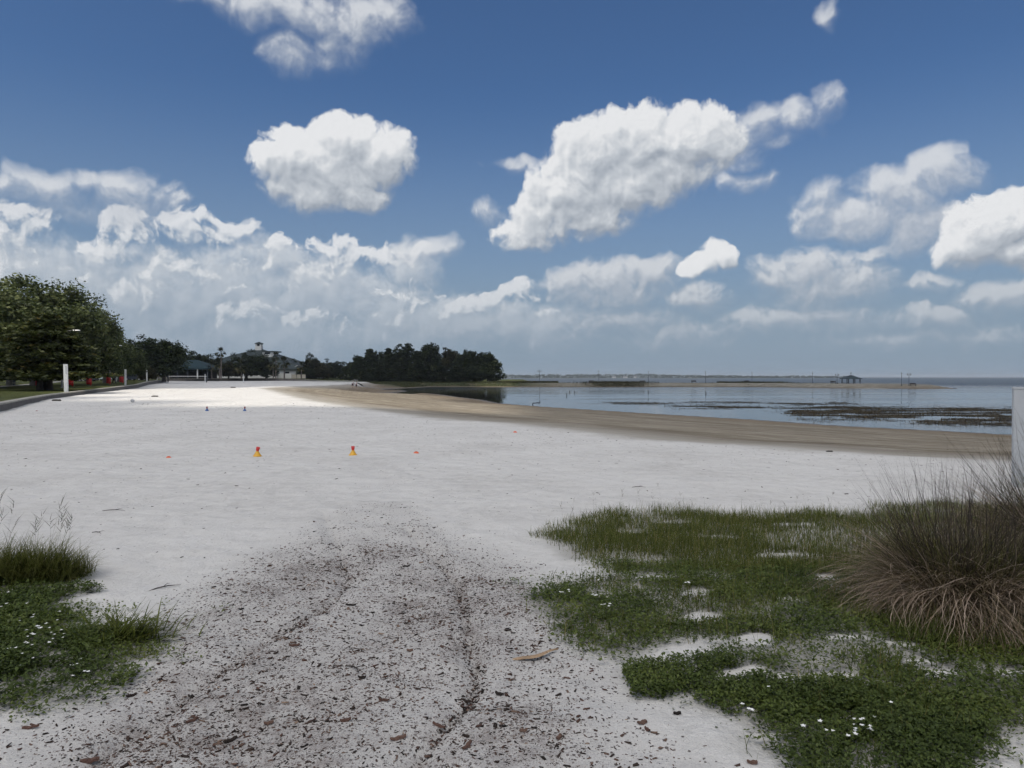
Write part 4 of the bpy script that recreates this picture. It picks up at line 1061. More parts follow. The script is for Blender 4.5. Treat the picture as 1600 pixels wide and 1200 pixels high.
# live oaks of the park on the left: pixel centre, pixel top, distance, half width px
for i, (key, px, pt, Y, hw, lab) in enumerate([
    ('oakA', -45, 428, 78, 125, 'largest live oak cut by the left edge of the picture, behind the feathery cypress'),
    ('oakB', 52, 440, 92, 88, 'broad live oak rising right behind the feathery cypress on the lawn'),
    ('oakC', 108, 462, 102, 62, 'live oak above the tall white post, third in the descending row of oaks'),
    ('oakA', 138, 486, 113, 46, 'live oak fourth in the descending row, behind the nearest white lamp head'),
    ('oakB', 160, 508, 126, 38, 'low live oak fifth in the descending row, right of the nearest lamp head'),
    ('oakC', 186, 538, 142, 36, 'lowest live oak ending the descending row, over the second white post')]):
    p = on_lawn(px, Y); tree(key, p, hgt(pt, Y), W(hw, Y), lab, 'live oaks along the beach lawn', i * 1.3)
p = on_lawn(74, 70); tree('cyp', p, hgt(492, 70), W(66, 70), 'feathery dark bald cypress with several trunks in front of the live oaks', None, .4)
for i, (px, pt, Y, hw, key, lab) in enumerate([
    (205, 527, 190, 34, 'darkA', 'dark broad tree between the live oaks and the round green tree'),
    (256, 531, 185, 36, 'roundA', 'round dense green tree beside the beige hut at the far left corner of the beach'),
    (232, 572, 168, 14, 'olive', 'small olive tree standing against the beige hut'),
    (292, 548, 290, 26, 'darkB', 'dark tree behind the left part of the teal roofed pavilion'),
    (312, 551, 300, 20, 'darkA', 'dark tree right behind the peak of the teal pavilion roof'),
    (330, 553, 300, 18, 'darkB', 'dark tree just left of the tall lone palm'),
    (385, 549, 300, 32, 'darkA', 'big dark tree in front of the left roof slope of the cupola building'),
    (416, 562, 305, 22, 'darkB', 'dark tree in front of the cupola building below its dormer'),
    (357, 566, 292, 16, 'olive', 'brownish olive tree just right of the tall lone palm'),
    (460, 562, 345, 18, 'darkA', 'low dark tree at the right end of the big green roof'),
    (484, 553, 340, 12, 'darkB', 'slim dark tree with a pointed top right of the low white gable'),
    (492, 563, 330, 22, 'olive', 'low olive tree below the slim pointed tree'),
    (513, 562, 345, 18, 'darkA', 'rounded dark tree midway between the white panels and the waterside grove'),
    (532, 566, 350, 20, 'darkB', 'low dark tree behind the two white boats'),
    (475, 573, 318, 14, 'darkA', 'small dark tree right beside the beige fence panels'),
    (505, 573, 322, 16, 'olive', 'small brownish tree between the fence panels and the white boats'),
    ]):
    p = on_lawn(px, Y); tree(key, p, hgt(pt, Y), W(hw, Y), lab, 'park trees behind the beach', i * .9)
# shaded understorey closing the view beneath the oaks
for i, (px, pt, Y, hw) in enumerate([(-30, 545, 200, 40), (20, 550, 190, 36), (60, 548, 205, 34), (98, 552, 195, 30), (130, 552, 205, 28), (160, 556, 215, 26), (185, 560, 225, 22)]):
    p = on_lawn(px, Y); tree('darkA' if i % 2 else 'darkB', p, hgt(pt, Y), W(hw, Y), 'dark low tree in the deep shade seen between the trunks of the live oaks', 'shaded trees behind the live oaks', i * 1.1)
# the dark grove on the far bank
for i, (px, pt, Y, hw, key, lab) in enumerate([
    (548, 567, 318, 12, 'grvD', 'low round tree at the left end of the waterside grove'),
    (560, 557, 312, 14, 'grvD', 'rounded tree second from the left end of the waterside grove'),
    (578, 546, 310, 13, 'grvB', 'dense pointed tree near the left end of the waterside grove'),
    (593, 550, 312, 12, 'grvA', 'tree just right of the dense pointed tree in the waterside grove'),
    (607, 545, 308, 11, 'grvB', 'slender conical tree in the left half of the waterside grove'),
    (621, 547, 310, 12, 'grvA', 'narrow tree left of the tallest rounded tree in the grove'),
    (635, 538, 312, 15, 'grvA', 'tallest rounded tree in the waterside grove'),
    (652, 549, 306, 13, 'grvB', 'lower tree between the two tall crowns of the waterside grove'),
    (670, 539, 314, 20, 'grvD', 'broadest tall crown in the middle of the waterside grove'),
    (704, 545, 314, 17, 'grvC', 'olive tinted tree right of the gap in the waterside grove'),
    (722, 555, 308, 14, 'grvA', 'tree between the olive crown and the right end of the grove'),
    (733, 549, 306, 13, 'grvD', 'tall dark tree third from the right end of the waterside grove'),
    (750, 551, 304, 16, 'grvA', 'dense dark tree second from the right end of the waterside grove'),
    (765, 553, 300, 16, 'grvD', 'dark tree at the right end of the waterside grove over the lake'),
    (590, 565, 296, 14, 'grvB', 'short conical tree in the front row of the grove nearest the walking couple'),
    (622, 567, 294, 16, 'grvB', 'short conical tree in front of the tallest rounded tree'),
    (655, 567, 292, 16, 'grvB', 'short conical tree in front of the broadest tall crown'),
    (690, 572, 291, 16, 'grvB', 'short conical tree in front of the gap in the grove'),
    (715, 572, 290, 14, 'grvB', 'short conical tree in front of the olive tinted tree'),
    (745, 573, 292, 15, 'grvA', 'short rounded tree in the front row near the right end of the grove')]):
    x_ = (px - 800) / F * Y
    z_ = lawn_surf(x_, Y) if Y > 300.3 and x_ < 5 else tz(x_, Y)
    z_ = max(z_, tz(x_, Y)) - .05
    tree(key, Vector((x_, Y, z_)), hgt(pt, Y), W(hw * 1.08, Y), lab, 'dark trees of the waterside grove', i * .7)

# palms
mFr = leafmat('palm fronds', [(0, (.016, .022, .010)), (.5, (.040, .047, .020)), (.8, (.08, .08, .035)), (1, (.17, .14, .07))], .3)
mPT = paint('palm trunk', (.13, .11, .10), .95, .3, 3, bump=.5)
def frond_parts(seed):
    g = np.random.default_rng(seed); parts = []
    for k in range(34):
        a0 = g.uniform(0, 6.283); e0 = g.uniform(-.9, 1.35); L = g.uniform(1.2, 1.7)
        c = np.array([math.cos(a0) * math.cos(e0), math.sin(a0) * math.cos(e0), math.sin(e0)]) * L * .55
        n = 15
        # fan blade: leaflets radiating from the end of the stalk
        sp = g.uniform(-1.25, 1.25, n); droop = g.uniform(.2, .7)
        dirv = np.stack([np.cos(a0 + sp) * math.cos(e0), np.sin(a0 + sp) * math.cos(e0), np.full(n, math.sin(e0)) - np.abs(sp) * .25], 1)
        az = np.arctan2(dirv[:, 1], dirv[:, 0]); lean = np.pi / 2 - np.arctan2(dirv[:, 2], np.hypot(dirv[:, 0], dirv[:, 1]))
        parts.append(ribbons(np.repeat(c[None], n, 0), az, lean, np.full(n, droop), g.uniform(.7, 1.05, n), np.full(n, .17), 3, 1.5, np.clip(g.uniform(.0, .6) + g.random(n) * .3 + (.25 if e0 < -.2 else 0), 0, 1)))
        parts.append(ribbons(np.zeros((1, 3)), np.array([a0]), np.array([math.pi / 2 - e0]), np.array([.05]), np.array([L * .58]), np.array([.05]), 2, 1.0, np.array([.7])))
    return parts
PALMV = [mesh_of('fronds', frond_parts(s_)) for s_ in (1, 2, 3)]
for m_ in PALMV: m_.materials.append(mFr)
for i, (px, pc, Y, lab, r_) in enumerate([
    (345.5, 551, 262, 'tallest lone palm standing clear against the sky left of the cupola roof', 2.0),
    (377, 573, 288, 'palm with a skirt of hanging fronds above the thin white volleyball post', 3.2),
    (343, 568, 266, 'shorter palm at the foot of the tallest lone palm', 2.6),
    (331, 572, 268, 'shorter palm left of the tallest lone palm, at the pavilion eave', 2.3),
    (427, 569, 284, 'palm left of the two palms beside the white fence panels', 2.9),
    (431, 557, 292, 'tall dark palm in front of the dormer', 2.0),
    (444, 567, 288, 'palm leaning over the white fence panels', 2.8),
    (471, 573, 300, 'palm in front of the low white gable roof', 2.4)]):
    p = on_lawn(px, Y); zc = hgt(pc, Y)
    root = empty('palm_tree', p, lab, 'palm tree', 'palms behind the beach', i)
    MB().tube([(0, 0, -.2), (.05, 0, (zc - p.z) * .5), (0, .05, zc - p.z)], [.24, .19, .17], 8).build('trunk', mPT, root)
    c = bpy.data.objects.new('fronds', PALMV[i % 3]); COL.objects.link(c); c.parent = root; c.location = (0, 0, zc - p.z); c.scale = (r_ / 1.65,) * 3

# ------------------------------------------------------------------ far shore
mFar = leafmat('far wood', [(0, (.02, .03, .02)), (.5, (.04, .055, .035)), (1, (.075, .09, .06))], .2)
n = 1500; px = U_(775, 1330, n); Yf = U_(2450, 2750, n)
top_ = np.interp(px, [775, 900, 1000, 1100, 1200, 1330], [12, 12, 13, 10, 8.5, 6]) * (.7 + .6 * fbm(px, px * 0, .05, 33))
cen = np.stack([(px - 800) / F * Yf, Yf, ZW + top_ * U_(.1, .95, n)], 1)
tag(link('far_shore_trees', leaf_mesh('far_shore_trees', cen, np.repeat((top_ * .28)[:, None], 3, 1) * np.array([2.2, 1, 1]), 14, 3.4, .8, 4), mFar), 'long hazy line of trees on the far shore of the lake', 'trees', kind='stuff')
xs = np.linspace(-300, 1080, 60); a_, b_ = np.meshgrid(xs, np.array([2440., 2600, 3200]))
tag(link('far_shore', grid_mesh('far_shore', a_, b_, np.array([[ZW - .3], [ZW + .5], [ZW + .8]]) * np.ones_like(a_)), paint('far shore ground', (.10, .10, .06), .95)), kind='structure')
mWh = paint('white paint', (.50, .50, .49), .6, .06); mRoofG = paint('grey roof', (.12, .12, .13), .8)
for px, wd_, lab in [(959, 11, 'tiny white house on the far shore, left of the other far houses'), (977, 14, 'tiny white house on the far shore, brightest of the far houses'), (992, 8, 'tiny pale house on the far shore, right of the other far houses')]:
    p = Vector(((px - 800) / F * 2430, 2430, ZW - .2))
    r_ = empty('house', p, lab, 'house', 'houses on the far shore')
    MB().box((0, 0, 2.6), (wd_, 9, 5.2)).build('wall', mWh, r_)
    MB().prism([(-5.4, 5.2), (5.4, 5.2), (0, 8.0)], -wd_ / 2 - .6, wd_ / 2 + .6).build('roof', mRoofG, r_)

# ------------------------------------------------------------------ vegetation of the spit and the shallows
mReed = leafmat('reeds', [(0, (.018, .016, .008)), (.5, (.045, .040, .018)), (1, (.085, .085, .03))], .2)
mBank = leafmat('bank grass', [(0, (.016, .022, .007)), (.5, (.045, .055, .018)), (1, (.09, .085, .032))], .2)
def far_blades(x, y, l0, l1, w0, w1, z0=None):
    n = len(x); z_ = terrain_z(x, y) - .03 if z0 is None else np.full(n, z0)
    return ribbons(np.stack([x, y, z_], 1), U_(0, 6.28, n), np.abs(rng.normal(.05, .2, n)), U_(0, .5, n), U_(l0, l1, n), U_(w0, w1, n), 2, 1.2, None, side=rng.normal(0, .5, n))
def pxpoly_spit(pxa, pxb, Ya, Yb, n, fn=None):
    p_ = U_(pxa, pxb, n); Y_ = U_(Ya, Yb, n); x = (p_ - 800) / F * Y_
    k = (terrain_z(x, Y_) > ZW + .08)
    if fn is not None: k &= rng.random(n) < fn(p_)
    return x[k], Y_[k]
x, y = pxpoly_spit(895, 1030, 268, 284, 9000, lambda p: np.exp(-((p - 965) / 42) ** 4) * .95 + .05)
tag(link('reed_bed', mesh_of('reed_bed', [far_blades(x, y, .5, 1.1, .05, .12)]), mReed), 'dark brown reed bed on the middle of the sandy spit', 'reeds', kind='stuff')
x, y = pxpoly_spit(560, 830, 246, 300, 26000, lambda p: 1 - sstep(775, 835, p))
tag(link('bank_grass', mesh_of('bank_grass', [far_blades(x, y, .25, .8, .05, .14)]), mBank), 'rough green grass on the bank below the waterside grove', 'grass', kind='stuff')
x, y = pxpoly_spit(835, 1330, 262, 286, 9000, lambda p: .25 + .75 * np.exp(-((p - 1172) / 16) ** 2) + .2 * np.exp(-((p - 880) / 60) ** 2))
tag(link('bank_grass', mesh_of('bank_grass', [far_blades(x, y, .12, .5, .05, .12)]), mBank), 'thin green grass along the water edge of the sandy spit', 'grass', kind='stuff')
x, y = pxpoly_spit(1120, 1262, 284, 288, 2500)
x2, y2 = pxpoly_spit(778, 872, 286, 297, 6000)
tag(link('dark_brush', mesh_of('dark_brush', [far_blades(np.r_[x, x2], np.r_[y, y2], .4, .95, .06, .14)]), mReed), 'low dark brush along the far side of the sandy spit', 'brush', kind='stuff')
# emergent weed in the shallows: bands traced on the water
mWeed = leafmat('water weed', [(0, (.026, .019, .010)), (.5, (.072, .052, .026)), (.9, (.12, .098, .048)), (1, (.16, .145, .075))], .1)
def weed_mask(x, y):
    px, py = proj(x, y, np.full_like(x, ZW))
    def band(x0, x1, ya, yb, th):
        yc = ya + (yb - ya) * (px - x0) / (x1 - x0)
        return np.exp(-(((py - yc) / th) ** 2)) * sstep(x0 - 8, x0 + 30, px) * (1 - sstep(x1 - 30, x1 + 8, px))
    nz = fbm(x * .35, y * 1.1, .5, 44)
    m = band(1225, 1640, 643, 651, 7.0) * 2.2 + band(1290, 1640, 645, 655, 5) * .8 + band(1420, 1700, 659, 667, 3.0) * .55 + band(1040, 1260, 634, 640, 3.0) * .6 + band(930, 1060, 629.5, 631, 1.5) * .5 + band(860, 960, 619.5, 621, .9) * .5
    m += band(1060, 1280, 628, 631, 1.2) * .35 + band(1290, 1330, 629, 629.6, 1.2) * .7 + band(1470, 1640, 640, 640, 2.5) * .35 + band(1100, 1190, 636, 638, 1.2) * .8
    return m * sstep(.40, .60, nz)
x = U_(2, 90, 260000); y = U_(48, 125, 260000); k = rng.random(260000) < weed_mask(x, y); x, y = x[k], y[k]
n = len(x)
wb = far_blades(x, y, .05, .20, .02, .05, ZW - .02)
k = rng.random(n) < .55; xm, ym = x[k], y[k]; m_ = len(xm)
wm = kites(np.stack([xm, ym, ZW + .006 + .02 * rng.random(m_)], 1), rng.normal(0, .5, m_), np.zeros(m_), U_(.25, 1.0, m_), U_(.12, .34, m_), rng.random(m_) * .8, .05)
tag(link('water_weed', mesh_of('water_weed', [wb, wm]), mWeed), 'brown water weed beds breaking the surface of the shallow lake', 'water weed', kind='stuff')

# ------------------------------------------------------------------ spit furniture
mIron = paint('dark painted iron', (.018, .024, .032), .5, .2, 4)
mGlassL = paint('lamp glass', (.42, .43, .42), .3, .05)
def lamp(px, Y, ptop, arms, label):
    p = on_sand(px, Y, -.05); h = hgt(ptop, Y) - p.z
    r_ = empty('street_lamp', p, label, 'street lamp', 'lamps along the spit')
    MB().lathe([(.16, 0), (.16, .25), (.10, .4), (.075, .5), (.06, h * .8), (.06, h - .75 if not arms else h - .5)], 8).build('pole', mIron, r_)
    def lantern(c):
        a = MB().lathe([(.10, -.62), (.17, -.22), (.17, -.2), (.22, -.18), (.05, -.02), (.03, .06)], 8, c).build('lantern', mIron, r_)
        MB().lathe([(.115, -.56), (.175, -.24)], 8, c).build('lamp_glass', mGlassL, a)
    if arms:
        MB().tube([(-.55, 0, h - .95), (-.3, 0, h - .8), (.3, 0, h - .8), (.55, 0, h - .95)], .035, 6).build('arm', mIron, r_)
        lantern((-.55, 0, h - .35)); lantern((.55, 0, h - .35))
        MB().lathe([(.06, h - .5), (.02, h)], 6).build('finial', mIron, r_)
    else: lantern((0, 0, h - .06))
for px, Y, pt, arms, lab in [(843, 281, 577.5, True, 'twin armed lamp nearest the grove on the spit, its reflection in the water below'), (935.5, 281, 579, False, 'single lamp left of the reed bed on the spit'),
        (1013, 281, 580, False, 'single lamp right of the reed bed on the spit'), (1102.5, 282, 580, False, 'single lamp third from the grove along the spit, past the reed bed'),
        (1175, 283, 580.5, False, 'single lamp above the green brush on the spit'), (1269.5, 262, 582, False, 'single lamp left of the twin lamp at the gazebo'),
        (1308, 255, 583, True, 'twin armed lamp standing just left of the gazebo'), (1408.7, 240, 582, False, 'left lamp of the pair at the tip of the spit'), (1420.3, 240, 582, True, 'right lamp of the pair at the tip of the spit, above the bench')]:
    lamp(px, Y, pt, arms, lab)
mWood = paint('dark bench wood', (.035, .03, .028), .8, .2, 6)
for px, Y, lab in [(924, 281, 'dark bench left of the reed bed lamps on the spit'), (1004, 281, 'dark bench just left of the lamp right of the reed bed'), (1084, 282, 'dark bench left of the third lamp on the spit'), (1167, 283, 'dark bench beside the lamp above the green brush'), (1302, 254, 'dark bench left of the gazebo twin lamp'), (1427, 239, 'dark bench under the lamp pair at the tip of the spit')]:
    p = on_sand(px, Y, -.02); r_ = empty('bench', p, lab, 'bench', 'benches on the spit')
    MB().box((0, 0, .45), (1.9, .45, .06)).build('seat', mWood, r_)
    MB().box((0, .22, .75), (1.9, .06, .42)).build('backrest', mWood, r_)
    for sx_ in (-.8, .8): MB().box((sx_, .02, .21), (.08, .42, .42)).build('leg', mIron, r_)
# gazebo
Yg = 254; p = on_sand(1329.5, Yg, -.05); r_ = empty('gazebo', p, 'open gazebo with dark hip roof on posts at the end of the spit', 'gazebo')
mGR = paint('gazebo roof', (.030, .046, .052), .7, .15, 2)
ze = hgt(591.6, Yg) - p.z; zp = hgt(586.2, Yg) - p.z; hw = 12.6 * Yg / F
mb = MB(); mb.add([(-hw, -hw, ze), (hw, -hw, ze), (hw, hw, ze), (-hw, hw, ze), (-.4, 0, zp), (.4, 0, zp), (-hw, -hw, ze - .14), (hw, -hw, ze - .14), (hw, hw, ze - .14), (-hw, hw, ze - .14)],
       [(0, 1, 5, 4), (1, 2, 5), (2, 3, 4, 5), (3, 0, 4), (6, 7, 1, 0), (7, 8, 2, 1), (8, 9, 3, 2), (9, 6, 0, 3), (9, 8, 7, 6)]); mb.build('roof', mGR, r_)
MB().lathe([(.05, zp - .1), (.05, zp + .5), (.16, zp + .6), (.16, zp + .85), (.02, zp + 1.0)], 8).build('weather_vane', mIron, r_)
for sx_, sy_ in [(-.88, -.88), (-.70, .88), (-.1, -.88), (.12, .88), (.72, -.88), (.9, .88)]:
    MB().box((sx_ * hw, sy_ * hw, (ze - .14) / 2), (.22, .22, ze - .14)).build('post', mIron, r_)
MB().box((0, 0, -.02), (2 * hw * .98, 2 * hw * .98, .3)).build('floor_slab', paint('slab', (.3, .29, .27), .9), r_)
# ribbed concrete ramp on the slope below the gazebo
mRib = paint('pale concrete ribs', (.40, .38, .34), .9, .2, 1.5)
Yr = 229
pa = on_sand(1352, 233, 0); r_ = empty('boat_ramp', pa, 'ribbed pale concrete ramp on the slope right of the gazebo', 'ramp')
xs0 = -5.6
for k in range(12):
    x0 = xs0 + k * .98; pts_ = []
    for j in range(5):
        xx_ = x0 + j * .16; yy_ = 3.0 - j * 1.7
        pts_.append((xx_, yy_, tz(pa.x + xx_, pa.y + yy_) - pa.z + .06))
    mb = MB(); vs = []; fs = []
    for (a_, b_, c_) in pts_: vs += [(a_ - .22, b_, c_ - .15), (a_ + .22, b_, c_ - .15), (a_ + .22, b_, c_ + .12), (a_ - .22, b_, c_ + .12)]
    for j in range(4):
        for q in range(4):
            w_ = (q + 1) % 4; fs.append((j * 4 + q, j * 4 + w_, j * 4 + 4 + w_, j * 4 + 4 + q))
    fs += [(3, 2, 1, 0), (16, 17, 18, 19)]
    mb.add(vs, fs); mb.build('concrete_rib', mRib, r_)
# small dark wading shapes: snag in the shallows
Ys = 94; p = Vector(((832.5 - 800) / F * Ys, Ys, ZW)); mSn = paint('wet driftwood', (.012, .016, .028), .5, .2, 6)
mb = MB(); mb.tube([(0, 0, -.2), (.02, 0, .02), (-.02, 0, .26), (.05, 0, .40)], [.06, .06, .055, .06], 7)
mb.tube([(.0, 0, .37), (.3, .02, .36), (.62, 0, .40), (.95, .03, .36)], [.065, .05, .075, .03], 7); mb.tube([(.80, 0, .38), (.9, 0, .50), (.95, 0, .55)], [.05, .06, .03], 7)
tag(mb.build('driftwood_snag', mSn, None, p), 'dark crooked driftwood snag standing in the shallows at the shore', 'driftwood')
mStake = paint('wet stake', (.03, .03, .03), .6)
for px, py, lab in [(885.5, 618.5, 'dark stake in the water left of the reed bed reflection'), (890, 613.5, 'leftmost of two tiny stakes further out in the water'), (898, 613.8, 'rightmost of two tiny stakes further out in the water'), (1103, 616, 'tiny dark stake in open water below the third lamp'), (1013, 614, 'tiny dark stake in open water below the reed bed')]:
    x_, y_ = ground(px, py, ZW)
    tag(MB().tube([(0, 0, -.3), (.02, 0, .2), (0, .02, .5)], [.09, .08, .06], 6).build('stake', mStake, None, Vector((x_, y_, ZW))), lab, 'stake')

# ------------------------------------------------------------------ posts
mPost = paint('white vinyl', (.62, .63, .64), .55, .05, 2, dirt=(.52, .52, .50))
mPostShade = paint('shaded white vinyl', (.43, .445, .46), .6, .08, 3, dirt=(.34, .34, .33))  # left-post vinyl darkened: shade on the right post put into its colour
def post(loc, h, w_, rz, label, lean=0.0, mPost=mPost):
    r_ = empty('white_post', loc, label, 'post', 'white posts beside the beach', rz)
    MB().box((0, 0, h / 2 - .1), (w_, w_, h + .2), 0, 1, w_ * .06).build('shaft', mPost, r_)
    mb = MB(); mb.box((0, 0, h + .012), (w_ * 1.04, w_ * 1.04, .03)); mb.build('cap', mPost, r_)
    if h > 1.7: MB().box((w_ * .18, -w_ / 2 - .004, h * .80), (w_ * .16, .012, h * .30)).build('plate', paint('grey plate', (.30, .32, .34), .6), r_)
    r_.rotation_euler = (0, lean, rz); return r_
for px, pb, pt, Y, w_, lab in [(103.5, 612, 569.5, 64, .30, 'tallest white post on the lawn edge, nearest the camera of the left row'), (196, 601, 577.5, 102, .22, 'second white post of the left row, in front of a red bin'),
                               (229.5, 595.5, 578, 154, .22, 'third white post of the left row, left of the beige hut'), (245.5, 593.5, 578.5, 200, .2, 'farthest white post of the left row, right of the beige hut')]:
    x_ = (px - 800) / F * Y; z_ = hgt(pb, Y) - .02
    post(Vector((x_, Y, z_)), hgt(pt, Y) - z_, w_, .35, lab, -.02 if px < 150 else 0)
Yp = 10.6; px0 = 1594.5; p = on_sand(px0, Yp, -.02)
post(p, hgt(607.5, Yp) - p.z, .185, -.5, 'white post cut by the right edge above the ornamental grass', 0, mPostShade)

# ------------------------------------------------------------------ beach toys
mRed = paint('red plastic', (.55, .022, .018), .45, .08); mYel = paint('yellow plastic', (.62, .33, .015), .45, .08)
mBlu = paint('blue plastic', (.02, .075, .24), .45, .08); mOrg = paint('orange plastic', (.66, .12, .035), .45, .08); mDRed = paint('dark red plastic', (.22, .03, .035), .5, .1)
def cone(px, py, colm, cupm, wpx, hpx, lean, label):
    p = on_px(px, py); s_ = wpx * p.y / F
    h_ = hpx * p.y / F
    r_ = empty('marker_cone', p, label, 'cone', 'marker cones with red cups')
    MB().lathe([(s_ * .50, 0), (s_ * .50, s_ * .04), (s_ * .40, s_ * .12), (s_ * .13, h_ * .55)], 16).build('cone', colm, r_)
    c = MB().lathe([(s_ * .14, 0), (s_ * .17, h_ * .10), (s_ * .22, h_ * .42), (s_ * .20, h_ * .42), (s_ * .11, h_ * .05)], 14).build('cup', cupm, r_, (0, 0, h_ * .55)); c.rotation_euler = (0, lean, 0)
cone(402, 713.5, mYel, mRed, 14.2, 15, .28, 'yellow cone carrying a tilted red cup, left of the two yellow cones')
cone(551.5, 711.5, mYel, mRed, 13.6, 14.5, 0, 'yellow cone carrying an upright red cup, right of the two yellow cones')
cone(323.5, 642.3, mBlu, mDRed, 6.4, 7, 0, 'blue cone with a small red cup, left of the two distant blue cones')
cone(382.3, 642.3, mBlu, mDRed, 6.0, 7, .12, 'blue cone with a small red cup, right of the two distant blue cones')
for px, py, w_, lab, mt_ in [(263.5, 715.5, 8, 'flat orange disc left of the yellow cones on the sand', mOrg), (650.5, 708.5, 9, 'flat orange disc right of the yellow cones on the sand', mOrg),
                        (805, 676, 7, 'small orange disc near the edge of the white sand in the middle', mOrg), (57.5, 642.5, 3.6, 'tiny red disc near the seawall on the left sand', mDRed)]:
    p = on_px(px, py); s_ = w_ * p.y / F / 2
    o = MB().lathe([(s_, 0), (s_ * .98, s_ * .12), (s_ * .45, s_ * .55), (s_ * .36, s_ * .55), (s_ * .34, s_ * .50), (s_ * .9, s_ * .06)], 16, cap=False).build('marker_disc', mt_, None, p)
    o.rotation_euler = (.12, .1, 0); tag(o, lab, 'marker disc')
p = on_px(207, 629); mb = MB(); mb.ball((0, 0, .115), .12, 14, 10)
tag(mb.build('ball', paint('grey white ball', (.5, .5, .5), .5, .5, 6, dirt=(.08, .08, .09)), None, p), 'scuffed pale ball lying on the sand near the sunlit strip', 'ball')
mRock = paint('dark debris', (.05, .045, .04), .9, .4, 6)
for px, py, w_, lab in [(87, 626.5, .55, 'flat dark driftwood lump on sand below the tallest left post'), (241, 620, .5, 'flat dark lump in the sand just in front of the sunlit strip'), (363.5, 606, .7, 'dark lump of debris far out on the beach toward the thin white volleyball post'), (1295, 706, .13, 'small dark clod on the edge of the white sand right of centre')]:
    p = on_px(px, py); mb = MB(); mb.ball((0, 0, w_ * .08), (w_ * .5, w_ * .25, w_ * .14), 9, 6); mb.ball((w_ * .45, 0, w_ * .06), (w_ * .22, w_ * .2, w_ * .16), 8, 6)
    tag(mb.build('debris', mRock, None, p), lab, 'debris')

# ------------------------------------------------------------------ volleyball net
Yn = 215; mNet = paint('dark net', (.02, .02, .022), .8); mTape = paint('white tape', (.7, .7, .68), .7)
xa = (262.5 - 800) / F * Yn; xb = (325 - 800) / F * Yn; p = Vector(((xa + xb) / 2, Yn, tz((xa + xb) / 2, Yn)))
r_ = empty('volleyball_net', p, 'volleyball net with white top tape between two dark poles', 'volleyball net'); hx = (xb - xa) / 2
for s_ in (-1, 1):
    MB().tube([(s_ * hx, -1.2 if s_ > 0 else 0, -.3), (s_ * hx * .985, 0, 2.9)], [.16, .13], 8).build('pole', mIron, r_)
ztp = hgt(588.2, Yn) - p.z
gxn, gzn = np.meshgrid(np.linspace(-hx, hx, 60), np.linspace(ztp - .9, ztp, 8)); k_ = np.arange(gxn.size).reshape(gxn.shape)
o = link('mesh_panel', np_mesh('mesh_panel', np.stack([gxn.ravel(), np.zeros(gxn.size), gzn.ravel()], 1), np.stack([k_[:-1, :-1], k_[:-1, 1:], k_[1:, 1:], k_[1:, :-1]], -1).reshape(-1, 4)), mNet, r_)
wf = o.modifiers.new('strands', 'WIREFRAME'); wf.thickness = .03
MB().box((0, 0, ztp + .06), (2 * hx, .03, .13)).build('top_tape', mTape, r_)
for px, Y, pb, pt, lab in [(320.4, 208, 597.3, 584.2, 'thin white volleyball post beside the net'), (380.3, 205, 597.8, 584.4, 'thin white volleyball post standing alone right of the net')]:
    x_ = (px - 800) / F * Y; z_ = tz(x_, Y); h_ = hgt(pt, Y) - z_
    r_ = empty('volleyball_post', Vector((x_, Y, z_)), lab, 'volleyball post'); MB().lathe([(.11, -.3), (.11, 1.6), (.085, 1.65), (.085, h_)], 8).build('shaft', mPost, r_)
    MB().lathe([(.15, 0), (.15, .25), (.11, .3)], 8).build('base_collar', mPost, r_)

# ------------------------------------------------------------------ bins
mBin = paint('red bin paint', (.42, .012, .010), .5, .15, 3); mLid = paint('dark lid', (.12, .008, .008), .6); mDk2 = paint('black rubber', (.02, .02, .02), .7)
for i, (px, Y, lab, sc_) in enumerate([(60.5, 84, 'red trash barrel left of the cypress trunks', 1.2), (110.5, 90, 'red trash barrel half hidden behind the tallest white post', 1), (139, 96, 'red trash barrel alone on the lawn right of the tallest white post', 1.1), (169.5, 106, 'red trash barrel just left of the walking man', 1.05), (190, 121, 'red trash barrel against the second white post', 1.05)]):
    p = on_lawn(px, Y, 0); r_ = empty('trash_barrel', p, lab, 'trash bin', 'red trash barrels on the lawn'); r_.scale = (sc_,) * 3
    MB().lathe([(.28, .18), (.30, .2), (.30, .42), (.315, .44), (.315, .47), (.30, .49), (.30, .72), (.315, .74), (.315, .77), (.30, .79), (.31, 1.02), (.28, 1.03)], 16).build('barrel', mBin, r_)
    MB().lathe([(.325, 1.02), (.325, 1.07), (.22, 1.2), (.10, 1.22)], 14).build('lid', mLid, r_)
    MB().box((.0, .36, .55), (.09, .09, 1.15)).build('support_post', mBin, r_)

# ------------------------------------------------------------------ park lamps
mGalv = paint('galvanised steel', (.22, .22, .22), .5); mHead = paint('white lamp head', (.78, .78, .76), .5, .04)
for px, pt, Y, lab in [(120.5, 516, 82, 'white lamp head nearest the camera, in front of the live oaks'), (187.5, 540, 122, 'white lamp head above the second white post, upper of the far two'), (194.5, 550, 152, 'white lamp head above the second white post, lower of the far two')]:
    p = on_lawn(px - 9, Y, -.1); p.x = (px - 800) / F * Y - 1.7; p.z = lawn_surf(p.x, Y) - .1; h_ = hgt(pt, Y) - p.z
    r_ = empty('lamp_post', p, lab, 'lamp post', 'tall lamp posts on the lawn')
    MB().lathe([(.12, 0), (.10, .3), (.065, h_ - .4)], 8).build('pole', mGalv, r_)
    MB().tube([(0, 0, h_ - .45), (.3, 0, h_ - .12), (1.2, 0, h_ - .02)], .04, 6).build('arm', mGalv, r_)
    MB().box((1.6, 0, h_), (.8, .34, .11), 0, .8).build('lamp_head', mHead, r_)

